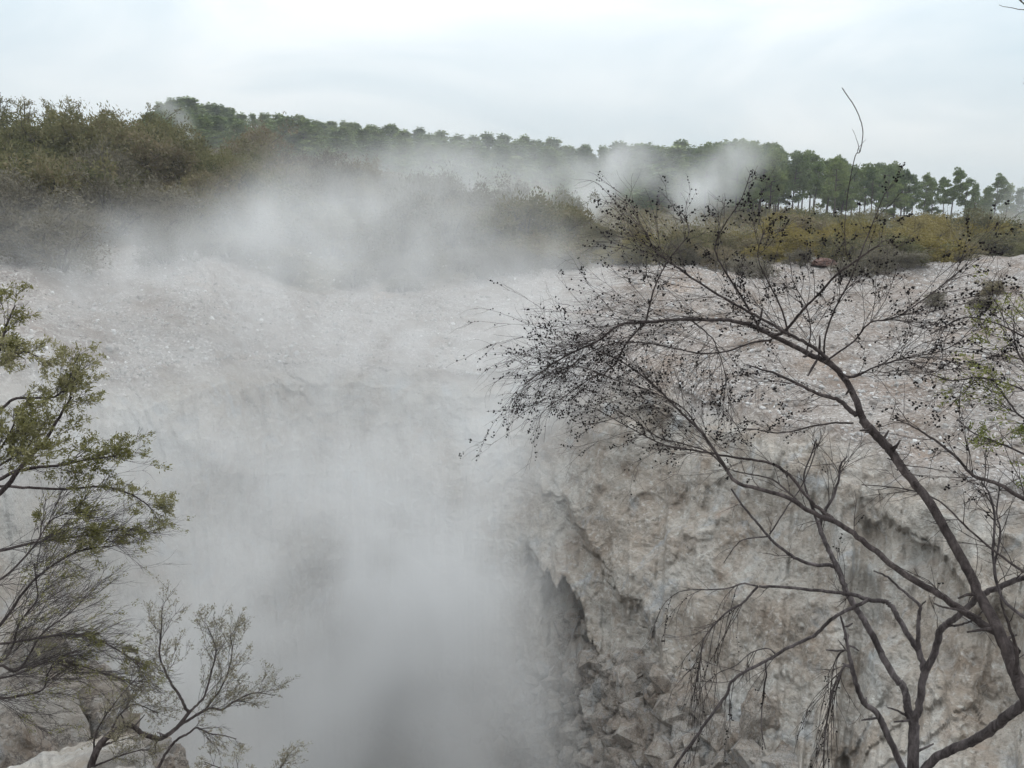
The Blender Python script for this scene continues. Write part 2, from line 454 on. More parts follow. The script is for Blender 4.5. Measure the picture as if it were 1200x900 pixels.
for t in np.linspace(0, 1, 240):
    r = np.exp(np.log(r_l) + (math.log(62) - np.log(r_l)) * t); R_rows.append(r); Z_rows.append(ground_base(AZD, r)); zone.append(0.5 * (1 - min(1, t * 25)))
for t in np.linspace(0, 1, 90)[1:]:
    r = np.full_like(AZD, math.exp(math.log(62) + (math.log(600) - math.log(62)) * t)); R_rows.append(r); Z_rows.append(ground_base(AZD, r)); zone.append(0)
R = np.array(R_rows); Z = np.array(Z_rows); nr, nc = R.shape
zone = np.array(zone)[:, None] * np.ones((1, nc))
n_outer = sum(rows_per)
A2 = np.broadcast_to(AZ[None], R.shape)
P = np.stack([R * np.sin(A2), R * np.cos(A2), Z], -1).reshape(-1, 3)
# --- rock relief, pushed out of the face (towards the pit) on the cliff and upwards on the slopes
rel = 1.5 * fbm(P * 0.2, 3) + 0.42 * fbm(P * np.array([0.6, 0.6, 0.8]) + 63, 4, gain=0.5) + 0.14 * fbm(P * np.array([0.7, 0.7, 2.0]) + 7, 4, gain=.55) + 0.11 * fbm(P * 2.6 + 3, 5, gain=0.66)
# broken edges: flat facets cut across a slanting direction
for sd, sc_, am in ((1.0, .26, .13), (7.0, .8, .05)):
    q = fbm(P * sc_ + sd * 13.1, 3) * 4 + (P @ np.array([.25, -.1, .55])) * sc_ * 1.1
    fr = q - np.floor(q)
    rel = rel + am * (sstep(0.0, 0.85, fr) - sstep(0.93, 1.0, fr))
rel = rel.reshape(R.shape)
azd2 = np.degrees(A2)
# recesses with a sharp brow on top: (px, py of the brow, half width px, tilt, depth m, height m)
rel0 = rel.copy()
for (bx, by, hw, tilt, dep, ht) in [(672, 640, 62, 0.25, 3.4, 2.8), (700, 592, 115, 0.55, 1.0, 2.8), (788, 790, 44, 0.6, 1.3, 1.6), (1095, 606, 95, 0.10, 1.0, 1.5), (885, 842, 36, 0.1, 0.9, 1.1),
                                  (935, 520, 60, 0.3, 0.4, 0.8), (640, 710, 40, 0.1, 1.2, 1.5), (1110, 830, 45, 0.25, 0.5, 1.0), (820, 560, 70, 0.15, 0.4, 0.9), (1180, 740, 60, 0.3, 0.5, 1.0), (745, 470, 45, .4, .5, 1.0), (1010, 760, 60, .5, .5, 1.2)]:
    a0 = math.degrees(azpx(bx)); rr = float(np.interp(a0, AZD, rf)); c = pt(bx, by, rr)
    a0 = math.degrees(math.atan2(c[0], c[1]))
    u = np.radians(azd2 - a0) * rr; wid = hw / F * rr
    wob = 0.9 * fbm(np.stack([u.ravel() * .9, Z.ravel() * .5, np.full(u.size, bx * 0.1)], 1), 5, gain=.6).reshape(u.shape)
    below = (c[2] - tilt * u + wob) - Z
    prof_v = sstep(-0.3, 0.6, below) * (1 - sstep(0.3 * ht, ht, below))
    prof_u = np.clip(1 - (np.abs(u) / wid) ** 2.4, 0, 1)
    zz = np.where(zone > 0, 1, 0)
    rel = rel - dep * prof_v * prof_u * zz * (1 + .45 * wob)
    lip = np.exp(-((below + 0.3) / 0.35) ** 2) * prof_u
    rel = rel + 0.22 * dep ** 0.5 * lip * zz
zw = zone
dr = -0.75 * rel * zw
talus_rows = slice(sum(rows_per[:7]), sum(rows_per[:8]))
up = (0.35 * fbm(P * 0.35 + 9, 4) + 0.10 * fbm(P * 1.6 + 2, 4, gain=0.6) + 0.035 * fbm(P * 6 + 5, 2)).reshape(R.shape)
led2 = fbm(P * np.array([0.25, 0.25, 1.0]) + 77, 4).reshape(R.shape) * 4
led2 = (np.floor(led2) + sstep(0.6, 1.0, led2 - np.floor(led2))) * 0.13
fade_near = sstep(1.0, 3.0, R)
dz = (up + led2 * (R > 12)) * (1 - 0.7 * zone) * fade_near * (1 + sstep(70, 400, R) * 4)
dz += rel0 * zw * (0.05 + 0.45 * sstep(3.0, 6.0, inc))[None]
dz[talus_rows] += 0.5 * fbm(P.reshape(nr, nc, 3)[talus_rows].reshape(-1, 3) * 0.9, 5, ridged=True).reshape(-1, nc)
nearm = (np.sum(rows_per[:1]) <= np.arange(nr)) & (np.arange(nr) < np.sum(rows_per[:5]))
dz += nearm[:, None] * sstep(2.5, 4.5, R) * 0.35 * fbm(P * 1.3 + 4, 5, ridged=True, gain=.6).reshape(R.shape)
slope_mask = np.zeros_like(R)
R2 = np.maximum(R + dr, 0.03); Z2 = Z + dz
P = np.stack([R2 * np.sin(A2), R2 * np.cos(A2), Z2], -1)
# soil mask: vegetated land (outside the bare sinter slope)
soil_start = np.interp(AZD, [-45, azc[0], azc[1], azc[2], azc[3], azc[4], azc[5], azc[6], 45], [34, 35, 38, 41, 44, 49, 56, 58, 58])
sm = sstep(-1.5, 2.5, R - soil_start[None] + 2.5 * fbm(np.stack([P[..., 0] * 0.3, P[..., 1] * 0.3, np.zeros(R.shape)], -1).reshape(-1, 3), 4).reshape(R.shape))
slope_mask[n_outer:] = 1.0
slope_mask[n_outer - 20:n_outer] = np.linspace(0, 1, 20)[:, None]
slope_mask = np.clip(slope_mask + 0.5 * (fbm(P.reshape(-1, 3) * 1.1, 4).reshape(R.shape)) * ((slope_mask > 0.02) & (R < rf[None] + 3)), 0, 1)
slope_mask[talus_rows] = 0.5
gmb = MB()
idx = (np.arange(nr - 1)[:, None] * nc + np.arange(nc - 1)[None]).ravel()
gmb.add(P.reshape(-1, 3), np.stack([idx, idx + 1, idx + nc + 1, idx + nc], -1)[:, ::-1])
gm_ = gmb.mesh("ground")
for nm, arr in (("slope_mask", slope_mask), ("soil_mask", sm)):
    a = gm_.attributes.new(nm, "FLOAT", "POINT"); a.data.foreach_set("value", arr.astype(np.float32).ravel())
gm_.materials.append(M_GROUND)
ground = bpy.data.objects.new("ground", gm_); COL.objects.link(ground); tag(ground, kind="structure")


def gz(x, y):
    """height of the finished slope or far land under a point"""
    a = math.degrees(math.atan2(x, y)); r = math.hypot(x, y)
    c = int(np.argmin(np.abs(AZD - a)))
    return float(np.interp(r, R2[n_outer:, c], Z2[n_outer:, c]))


def gz_near(x, y):
    a = math.degrees(math.atan2(x, y)); r = math.hypot(x, y); c = int(np.argmin(np.abs(AZD - a)))
    n = sum(rows_per[:5]); return float(np.interp(r, R2[:n, c], Z2[:n, c]))


def ar(az_deg, r):
    a = math.radians(az_deg); x, y = r * math.sin(a), r * math.cos(a)
    return np.array([x, y, gz(x, y)])


# boardwalk path far right
pm = MB()
pa = [ar(math.degrees(azpx(px)), 66.0) for px in np.linspace(1040, 1320, 30)]
pz = np.mean([p[2] for p in pa]) + 0.35
# ------------------------------------------------------------------ loose gravel on the slope (uncountable)
def scatter_gravel():
    n = 36000
    az = rng.uniform(-34, 36, n); t = rng.uniform(0, 1, n) ** 1.5
    ci = np.clip(np.interp(az, AZD, np.arange(nc)).round().astype(int), 0, nc - 1)
    rr = rf[ci] + 0.2 + t * 26
    cl = fbm(np.stack([rr * np.sin(np.radians(az)) * 0.6, rr * np.cos(np.radians(az)) * 0.6, np.zeros(n)], 1), 3)
    keep = rng.uniform(-0.5, 0.5, n) < cl + 0.15
    az, rr, ci = az[keep], rr[keep], ci[keep]
    z = np.array([np.interp(r, R2[n_outer:, c], Z2[n_outer:, c]) for r, c in zip(rr, ci)])
    s = rng.lognormal(math.log(0.023), 0.55, len(az)); s = np.clip(s, 0.010, 0.10)
    a = np.radians(az)
    mb = MB(); blobs(mb, np.stack([rr * np.sin(a), rr * np.cos(a), z + s * 0.2], 1), s, 0.25, 0.5)
    o = mb.build("gravel", M_CHIP, smooth=False); tag(o, kind="stuff", label="white sinter chips littering the bare slope above the crater", cat="gravel")
scatter_gravel()


def talus_gravel():
    n = 12000
    i = rng.integers(sum(rows_per[:7]), sum(rows_per[:8]) + 12, n); c = rng.choice(np.where((AZD > -12) & (AZD < 22))[0], n)
    pos = P[i, c]; s = np.clip(rng.lognormal(math.log(0.075), 0.7, n), 0.02, 0.42)
    mb = MB(); blobs(mb, pos + rng.normal(0, 0.05, (n, 3)), s, 0.28, 0.45)
    o = mb.build("rubble", M_ROCK, smooth=False); tag(o, kind="stuff", label="pale broken rubble heaped at the foot of the crater wall", cat="rubble")
talus_gravel()


# ------------------------------------------------------------------ boulders
def rock_mesh(name, seed, sub=4, rough=0.35, flat=0.7):
    import bmesh
    bm = bmesh.new(); bmesh.ops.create_icosphere(bm, subdivisions=sub, radius=1.0)
    V = np.array([v.co[:] for v in bm.verts]); r = np.random.default_rng(seed)
    for _ in range(9):                                     # chop with random planes for angular faces
        d = r.normal(size=3); d /= np.linalg.norm(d); h = r.uniform(0.45, 0.85)
        ex = np.maximum(V @ d - h, 0); V = V - ex[:, None] * d * 0.92
    V = V * (1 + rough * (0.5 * fbm(V * 1.2 + seed * 3.1, 3) + 0.35 * fbm(V * 4 + seed, 4, ridged=True)))[:, None]
    V = V * np.array([1.0, r.uniform(0.7, 1.0), flat])
    for v, c in zip(bm.verts, V): v.co = c
    me = bpy.data.meshes.new(name); bm.to_mesh(me); bm.free(); me.materials.append(M_ROCK); return me


rockm = [rock_mesh("rock", s, 5, 0.75, f) for s, f in ((3, 0.75), (4, 0.55), (5, 0.9), (6, 0.65))]


def rock(pos, size, label, group=None, mi=0, rot=None, name="rock", cat="rock"):
    o = bpy.data.objects.new(name, rockm[mi]); COL.objects.link(o)
    o.location = [float(v) for v in pos]; o.scale = size if hasattr(size, "__len__") else (size,) * 3
    o.rotation_euler = rot if rot else (rng.uniform(-.4, .4), rng.uniform(-.4, .4), rng.uniform(0, 6.28))
    return tag(o, label, cat, group)


def cliff_hit(px, py):
    """first place where the line of sight through a pixel meets the modelled crater wall or talus"""
    d = ray(px, py); a = math.degrees(math.atan2(d[0], d[1])); c = int(np.argmin(np.abs(AZD - a)))
    i0 = sum(rows_per[:6]); rr = R2[i0:, c]; zz = Z2[i0:, c]
    los = EYE + d[2] / math.hypot(d[0], d[1]) * rr
    hit = np.where(zz >= los)[0]; i = hit[0] if len(hit) else 0
    return P[i0 + i, c].copy()


rock(cliff_hit(702, 842), (0.62, 0.42, 0.32), "flat pale slab of rock lying on the rubble below the cave", None, 1, (0.2, 0.1, 0.3))
rock(cliff_hit(925, 897), (0.9, 0.6, 0.5), "smooth blue grey boulder at the foot of the cliff near the bottom edge", None, 0, (0, 0, 1))
rock(cliff_hit(882, 862), (0.5, 0.5, 0.9), "upright pale block of rock standing at the cliff foot behind the drooping twigs", None, 2, (0, 0.1, 0.5))
for (x, y, s) in [(655, 800, .35), (690, 795, .3), (735, 800, .4), (680, 870, .25), (725, 872, .35), (760, 850, .3), (640, 780, .3), (615, 820, .35), (670, 825, .22), (748, 885, .3), (590, 860, .35), (780, 880, .32), (720, 812, .26), (625, 870, .3), (690, 890, .4), (800, 895, .3)]:
    rock(cliff_hit(x, y) + np.array([0, 0, 0.05]), s * rng.uniform(0.7, 1.1), "angular pale rock among the rubble below the crater wall", "loose rocks on the rubble", int(rng.integers(4)))
# near outcrop, bottom left
for (px, py, r, sz, lb, mi, rot) in [
        (25, 905, 6.5, (.62, .6, .95), "smooth grey beige boulder in the bottom left corner, largest of the outcrop", 0, (.1, .2, .4)),
        (85, 865, 7.0, (.5, .45, .75), "white crusted rock behind the smooth grey boulder under the left shrub", 1, (.3, -.2, 1.4)),
        (12, 835, 7.3, (.6, .5, .8), "blue white rock at the left picture edge seen through the shrub twigs", 3, (0, .3, 2.4)),
        (120, 893, 6.8, (.32, .36, .55), "cracked pale rock beside the forking trunk of the brown leaved shrub", 2, (.5, 0, .4)),
        (158, 925, 6.6, (.34, .34, .45), "blue grey rock behind the base of the brown leaved shrub", 1, (0, 0, .4)),
        (62, 830, 7.4, (.4, .4, .75), "bluish crusted rock at the back of the outcrop under the left shrub", 2, (0, .2, 4.4))]:
    rock(pt(px, py - 28, r) - [0, 0, sz[2] * .2], sz, lb, None, mi, rot, "boulder", "boulder")


# ------------------------------------------------------------------ background plants
def bush_parts(seed, r, h, n, leaf, droop=0.0, open_=0.0):
    """a scrub bush: stems forking from the base into leafy clumps with gaps between them"""
    g = np.random.default_rng(seed)
    st, fo = MB(), MB()
    ns = int(g.integers(7, 11)); C = []; Rr = []
    for i in range(ns):
        a = 2 * math.pi * (i + g.uniform(-.3, .3)) / ns; sp = g.uniform(0.25, 1.0)
        top = np.array([math.cos(a) * r * sp, math.sin(a) * r * sp, h * (1.0 - 0.45 * sp ** 2) * g.uniform(0.75, 1.05)])
        mid = top * np.array([0.4, 0.4, 0.55]) + g.normal(0, 0.08 * r, 3)
        Q = catmull([np.array([0.06 * math.cos(a), 0.06 * math.sin(a), -0.25]), mid, top], 5)
        tube(st, Q, np.linspace(0.055, 0.012, len(Q)), 4)
        for j in range(int(g.integers(3, 6))):
            t = g.uniform(0.45, 1.0); b = Q[int(t * (len(Q) - 1))]
            e = b + np.array([g.normal(0, .3 * r), g.normal(0, .3 * r), g.uniform(-0.05, .32) * h])
            e[2] = max(e[2], 0.12 * h)
            tube(st, catmull([b, (b + e) / 2 + g.normal(0, .05, 3), e], 2), np.linspace(.02, .006, 5), 3)
            C.append(e); Rr.append(g.uniform(0.16, 0.34) * r)
        for z in g.uniform(0.15, 0.6, 2):
            C.append(np.array([top[0] * 1.02, top[1] * 1.02, top[2] * z])); Rr.append(g.uniform(.15, .3) * r)
    C = np.array(C); Rr = np.array(Rr)
    ci = g.integers(0, len(C), n)
    d = g.normal(size=(n, 3)); d /= np.linalg.norm(d, axis=1)[:, None]
    pos = C[ci] + d * (Rr[ci] * g.uniform(0.15, 1.0, n) ** 0.6)[:, None] * np.array([1, 1, 0.7])
    pos[:, 2] = np.maximum(pos[:, 2], 0.03)
    D = d + np.array([0, 0, 0.35]) + g.normal(0, .5, (n, 3))
    leaves(fo, pos, D, leaf * g.uniform(0.6, 1.5, n), leaf * 0.55 * g.uniform(0.6, 1.3, n))
    # upright wispy shoots beyond the outline
    k_ = n // 16; ci = g.integers(0, len(C), k_); sh = C[ci] + np.array([0, 0, 1.0]) * (Rr[ci] * g.uniform(.5, 1.5, k_))[:, None] + g.normal(0, .06 * r, (k_, 3))
    leaves(fo, sh, np.array([0, 0, 1.0]) + g.normal(0, .4, (k_, 3)), leaf * 1.5, leaf * 0.4)
    return fo, st


class Kind:
    """a thing's parts built once, copied after"""
    def __init__(s, parts): s.parts = parts             # [(name, mesh, material)]

    def place(s, name, loc, rz, scale, label, cat, group):
        o = empty(name, loc, label, cat, group); o.rotation_euler = (0, 0, rz)
        o.scale = scale if hasattr(scale, "__len__") else (scale,) * 3
        for nm, me in s.parts:
            c = bpy.data.objects.new(nm, me); COL.objects.link(c); c.parent = o
        return o


def bush_kind(seed, r, h, n, leaf, lm):
    fo, st = bush_parts(seed, r, h, n, leaf)
    a = fo.mesh("foliage"); a.materials.append(lm); b = st.mesh("stem"); b.materials.append(M_STEM)
    return Kind([("foliage", a), ("stem", b)])


OL = [bush_kind(20 + i, 1.5, 2.2, 6500, 0.115, M_LEAF_OLIVE) for i in range(4)]
GR = [bush_kind(30 + i, 1.6, 2.4, 7000, 0.115, M_LEAF_GREEN) for i in range(3)]
BR = [bush_kind(40 + i, 1.4, 2.0, 5500, 0.10, M_LEAF_BROWN) for i in range(4)]
GO = [bush_kind(50 + i, 1.6, 1.9, 7000, 0.11, M_LEAF_GOLD) for i in range(3)]


def pick(L): return L[int(rng.integers(len(L)))]


def scatter_bushes(boxes, mind):
    """(az0, az1, r0, r1, count, chooser) -> list of non-crowding spots"""
    spots = []
    for (a0, a1, r0, r1, n) in boxes:
        tries = 0; made = 0
        while made < n and tries < n * 60:
            tries += 1
            a = rng.uniform(a0, a1); r = rng.uniform(r0, r1)
            x, y = r * math.sin(math.radians(a)), r * math.cos(math.radians(a))
            if all((x - u) ** 2 + (y - v) ** 2 > mind ** 2 for u, v in spots):
                spots.append((x, y)); made += 1
    return spots


def put_bush(x, y, kind, s, label, group, name="scrub_bush", zf=1.0):
    pick(kind).place(name, (x, y, gz(x, y) - 0.08), rng.uniform(0, 6.28), (s * rng.uniform(.85, 1.2), s * rng.uniform(.85, 1.2), s * zf * rng.uniform(.6, 1.12)), label, "bush", group)


D_ = lambda px: math.degrees(azpx(px))
# left hillside
for (x, y) in scatter_bushes([(-38, D_(150), 34.6, 41, 26), (-38, D_(300), 38.5, 58, 122)], 1.85):
    u = pnoise(np.array([[x * .12, y * .12, 0.5]]))[0] + rng.normal(0, .12)
    r = math.hypot(x, y)
    a = math.degrees(math.atan2(x, y))
    if r < 40.5 and D_(128) < a < D_(165): continue          # bare white gap
    if r < 41: K, lb, g = BR, "greyish brown scrub bush along the lower edge of the left hillside, just above the steam", "brown scrub along the lower hillside"
    elif u > 0.08: K, lb, g = GR, "dark green scrub bush among olive ones on the left hillside", "green scrub on the left hillside"
    elif u > -0.16: K, lb, g = OL, "olive scrub bush in the thick cover of the left hillside", "olive scrub on the left hillside"
    else: K, lb, g = BR, "brown tinged scrub bush in the thick cover of the left hillside", "brown scrub on the left hillside"
    put_bush(x, y, K, rng.uniform(1.0, 1.45), lb, g)
# centre, behind the steam
for (x, y) in scatter_bushes([(D_(300), D_(660), 46, 80, 56)], 2.6):
    put_bush(x, y, OL if rng.random() < .5 else BR, rng.uniform(1.2, 1.8), "dull scrub bush showing faintly through the steam in front of the pine ridge", "scrub behind the steam")
for (px, r) in [(420, 41.5), (455, 43), (500, 43.5), (565, 42.5), (590, 43.5), (475, 41.0), (615, 44), (655, 45), (345, 41), (320, 42.5), (540, 45), (230, 37.6), (205, 36.6)]:
    p = ar(D_(px), r); put_bush(p[0], p[1], BR, rng.uniform(.6, .85), "small grey brown bush half lost in steam at the top of the bare far slope", "small bushes on the far slope")
# right, below the pines
for (x, y) in scatter_bushes([(D_(680), D_(900), 47, 62, 15), (D_(900), D_(1260), 60, 92, 36)], 3.3):
    a = math.degrees(math.atan2(x, y))
    if a < D_(900): put_bush(x, y, OL if rng.random() < .6 else GO, rng.uniform(.8, 1.1), "olive brown bush behind the bare twigs, below the steaming pines", "bushes below the steaming pines", zf=.7)
    else: put_bush(x, y, [GO, OL, GR][int(rng.integers(3))], rng.uniform(1.2, 1.7), "low rounded bush in the scrub between the white brow and the pine stand", "scrub below the pine stand", zf=.75)
for (px, r, K, s, lb) in [
        (915, 49, GO, 1.0, "golden yellow bush at the head of the right slope, left of the rust coloured rock"), (950, 51.5, GO, 1.05, "golden bush behind the rust coloured rock"),
        (890, 52, GO, .9, "yellow olive bush beyond the white patch at the head of the right slope"),
        (1005, 47, BR, .8, "brownish twiggy bush left of the big rounded bush on the right slope"), (1035, 49, OL, 1.15, "olive bush joined to the left of the big rounded bush"),
        (1072, 47, GO, 1.25, "big rounded golden olive bush on the brow of the right slope"), (1050, 43.5, BR, .75, "grey brown bush at the foot of the big rounded bush"),
        (1015, 42.0, BR, .8, "dark brown bush below the golden bushes on the right slope"), (985, 43, BR, .65, "thin brown bush right of the rust coloured rock"),
        (1180, 58, GR, .5, "small round green bush beside the boardwalk"),
        (975, 46.5, OL, .95, "olive bush directly right of the rust coloured rock"), (1040, 44.8, GR, .9, "green bush spilling onto the slope in front of the big rounded bush"),
        (1105, 50, OL, .8, "olive bush at the right shoulder of the big rounded bush"), (835, 45, OL, .7, "small olive bush on the slope below the steam edge"),
        (925, 44.5, BR, .55, "dry brown bush on the slope below the golden yellow bush"),
        (1150, 36.5, OL, .42, "small grey green tuft alone on the white slope at the right"), (1085, 34.5, BR, .38, "small brown tuft on the white slope below the big rounded bush"),
        (1140, 34.5, BR, .36, "flat brown tuft below the grey green tuft on the white slope"), (860, 42, BR, .7, "dark twiggy bush seen through the seed laden twigs at the centre of the slope"),
        (885, 40.5, BR, .6, "dark low bush beside the twiggy one at the centre of the slope"), (800, 46.5, BR, .8, "grey brown bush at the left end of the slope head, behind the twigs"), (745, 47, OL, .8, "olive bush at the steam edge above the bare slope")]:
    p = ar(D_(px), r); put_bush(p[0], p[1], K, s, lb, None, zf=.85)
# rust coloured rock
rk = ar(D_(957), 45.5); rock(rk + [0, 0, .25], (.75, .5, .45), "rust red rock at the head of the right slope under the golden bushes", None, 0, (0, 0, .2))
mr = rockm[0].copy(); mr.materials.clear()
m_, nt_, out_ = mat("rust_rock"); gm0 = N(nt_, "ShaderNodeNewGeometry"); nn = noise_tex(nt_, gm0.outputs["Position"], 3, 6, .7)
rr_ = ramp(nt_, nn.outputs[0], [(.35, (.06, .035, .03)), (.55, (.13, .07, .055)), (.72, (.30, .25, .22))]); bs_ = N(nt_, "ShaderNodeBsdfPrincipled"); bs_.inputs["Roughness"].default_value = .9
nt_.links.new(rr_.outputs[0], bs_.inputs[0]); nt_.links.new(bs_.outputs[0], out_.inputs[0]); mr.materials.append(m_)
bpy.data.objects[[o.name for o in COL.objects if o.get("label", "").startswith("rust red rock")][0]].data = mr


def undergrowth():
    n = 130000
    a = rng.uniform(-40, 40, n); r = 34 * (220 / 34.) ** rng.uniform(0, 1, n)
    st = np.interp(a, AZD[inner], soil_start[inner]); c = np.interp(a, AZD, np.arange(nc)).round().astype(int)
    x, y = r * np.sin(np.radians(a)), r * np.cos(np.radians(a))
    cl = fbm(np.stack([x * .35, y * .35, np.zeros(n)], 1), 3)
    keep = (r > st + 1.0 + 3 * rng.uniform(0, 1, n)) & (cl > -.22) & ~((r > 60) & (r < 72) & (a > D_(1010)))
    keep &= ~((a > D_(700)) & (r < 100) & (cl < .08))
    keep &= ~((a > D_(125)) & (a < D_(168)) & (r < 41.5))
    a, r, x, y, c, cl = [v[keep] for v in (a, r, x, y, c, cl)]
    z = np.array([np.interp(q, R2[n_outer:, k_], Z2[n_outer:, k_]) for q, k_ in zip(r, c)])
    h = (0.25 + 1.2 * np.clip(cl + .2, 0, 1)) * rng.uniform(0, 1, len(r)) ** .8 * np.clip(r / 60, .7, 1.6)
    sz = .15 * np.clip(r / 45, .8, 3)
    mb = MB(); leaves(mb, np.stack([x, y, z + h], 1), np.array([0, 0, .5]) + rng.normal(0, .6, (len(r), 3)), sz * rng.uniform(.6, 1.6, len(r)), sz * .5)
    o = mb.build("undergrowth", M_LEAF_OLIVE, smooth=False)
    tag(o, "low olive brown undergrowth covering the ground between the bushes", "undergrowth", None, "stuff")
undergrowth()


def pine_parts(seed, h, crown0, spread, n, leaf, dens=1.0, cone=False):
    g = np.random.default_rng(seed); tr, cr = MB(), MB()
    lean = g.normal(0, .03, 2) * h
    Q = catmull([np.array([0, 0, -0.6]), np.array([lean[0] * .3, lean[1] * .3, h * .45]), np.array([lean[0], lean[1], h])], 8)
    tube(tr, Q, np.linspace(.19, .04, len(Q)), 6)
    C, Rr = [], []
    nb = int((44 if cone else 26) * dens)
    for i in range(nb):
        t = crown0 + (1 - crown0) * (i + g.uniform(0, 1)) / nb; b = Q[min(len(Q) - 1, int(t * (len(Q) - 1)))]
        a = g.uniform(0, 6.28); shape = math.sin(math.pi * min(1, (t - crown0) / (1 - crown0) * .75 + .22)) ** .7
        shape = (1.02 - t) ** .9 * 1.25 if cone else shape
        L = spread * shape * g.uniform(.45, 1.15)
        e = b + np.array([math.cos(a) * L, math.sin(a) * L, L * g.uniform(.0, .55)])
        tube(tr, catmull([b, (b + e) / 2 + [0, 0, -.05 * L], e], 3), np.linspace(.06, .02, 7), 4)
        for f_ in (0.55, 0.8, 1.0):
            C.append(b + (e - b) * f_ + g.normal(0, .18, 3)); Rr.append(g.uniform(.26, .56) * (0.6 + .4 * f_) * spread / 2.6 * (.62 if cone else 1))
    C.append(Q[-1]); Rr.append(.5)
    for i in range(3):                                     # dead snags on the bare trunk
        t = g.uniform(.35, max(.36, crown0)); b = Q[int(t * (len(Q) - 1))]; a = g.uniform(0, 6.28)
        tube(tr, [b, b + np.array([math.cos(a), math.sin(a), .2]) * g.uniform(.4, 1.0)], [.03, .01], 3)
    C = np.array(C); Rr = np.array(Rr); ci = g.integers(0, len(C), n)
    d = g.normal(size=(n, 3)); d /= np.linalg.norm(d, axis=1)[:, None]
    pos = C[ci] + d * (Rr[ci] * g.uniform(.2, 1, n) ** .6)[:, None] * np.array([1, 1, .65])
    leaves(cr, pos, d + [0, 0, .7] + g.normal(0, .4, (n, 3)), leaf * g.uniform(.6, 1.5, n), leaf * .5 * g.uniform(.6, 1.3, n))
    a = cr.mesh("crown"); a.materials.append(M_PINE); b = tr.mesh("trunk"); b.materials.append(M_BARK_PINE)
    return Kind([("trunk", b), ("crown", a)])


PT = [pine_parts(60 + i, 14.0, c, s, 5200, .40, dn * 1.15) for i, (c, s, dn) in enumerate([(.46, 3.0, 1), (.52, 2.6, .9), (.34, 3.2, 1), (.56, 2.8, .8), (.42, 2.5, .9), (.5, 3.2, .9)])]
PF = [pine_parts(80 + i, 12.5, c, s, 5200, .5, 1.7, True) for i, (c, s) in enumerate([(.03, 3.1), (.06, 3.4), (.02, 2.8), (.08, 3.5)])]


def pine(px, r, ytop, K, label, group, base_y=None):
    p = ar(D_(px), r); top = zpx(px, ytop, r); h = max(4.0, top - p[2])
    ref = 14.0 if K is PT else 12.5
    s = h / ref
    pick(K).place("pine_tree", (p[0], p[1], p[2]), rng.uniform(0, 6.28), (max(s, .5) * rng.uniform(.85, 1.15) * (rng.uniform(1.6, 3.0) if K is PF and group else 1.0),) * 2 + (s,), label, "tree", group)


SKY = [(-200, 140), (0, 150), (220, 119), (260, 120), (300, 130), (400, 141), (480, 150), (560, 160), (640, 163), (690, 175), (720, 168), (800, 170), (850, 166), (900, 172), (950, 183), (1000, 192), (1035, 190), (1065, 200), (1110, 212), (1200, 232), (1400, 250)]
def sky_y(px): return float(np.interp(px, [a for a, _ in SKY], [b for _, b in SKY]))
# ridge forest, left and centre
for i in range(168):
    px = rng.uniform(205, 860); r = 105 + 90 * rng.uniform(0, 1) ** .7
    back = (r - 105) / 90; g0 = ar(D_(px), r)
    hpx = rng.uniform(30, 46) * 150 / r                       # young pines, six to eight metres
    top = zpx(px, 200, r); yb = 262 - (g0[2] - EYE) / r * F
    pine(px, r, max(yb - hpx, sky_y(px) + 4 + rng.normal(0, 2)), PF, "dark green pine in the forest along the hazy ridge, left of the bare trunked stand", "pines of the hazy ridge forest")
for px in np.arange(212, 860, 10.5):
    px = px + rng.uniform(-5, 5)
    pine(px, rng.uniform(186, 200), sky_y(px) + rng.normal(1.5, 2.6), PF, "pine standing on the skyline of the hazy ridge", "pines on the ridge skyline")
# the open stand on the right, trunks showing
for i in range(58):
    px = rng.uniform(815, 1055); pine(px, rng.uniform(100, 150), sky_y(px) + abs(rng.normal(4, 8)), PT, "pine with a bare straight trunk in the dense stand right of the steam", "pines of the dense stand")
for (px, r, y, lb) in [(1062, 118, 205, "bushy crowned pine at the right end of the dense stand"), (1093, 116, 199, "lone pine with a flat crown and see-through bare trunk right of the dense stand"), (1085, 124, 210, "thin pine just left of the flat crowned lone pine"), (1108, 122, 211, "slim pine just right of the flat crowned lone pine"), (1120, 130, 216, "shorter pine between the lone pine and the pointed one"),
                      (1142, 116, 206, "tall pointed pine between the flat crowned one and the right picture edge"), (1155, 122, 217, "low pine close right of the tall pointed one"), (1165, 120, 222, "last small pine of the row before the gap"), (1131, 121, 220, "full low pine left of the tall pointed one"), (1188, 112, 216, "dark full pine at the right picture edge"), (1203, 118, 226, "pine cut by the right picture edge"), (1072, 128, 212, "short pine behind the end of the dense stand")]:
    pine(px, r, y, PF if px in (1131, 1155, 1188, 1165, 1120) else PT, lb, None)
for i in range(14):
    px = 830 + 33 * i + rng.uniform(-8, 8); r = rng.uniform(98, 118); p = ar(D_(px), r)
    pick(GR).place("scrub_bush", p, rng.uniform(0, 6.28), (rng.uniform(1.5, 2.1), rng.uniform(1.5, 2.1), rng.uniform(.5, 1.0)), "dark green bush at the foot of the pine stand on the right", "bush", "bushes at the foot of the pines")
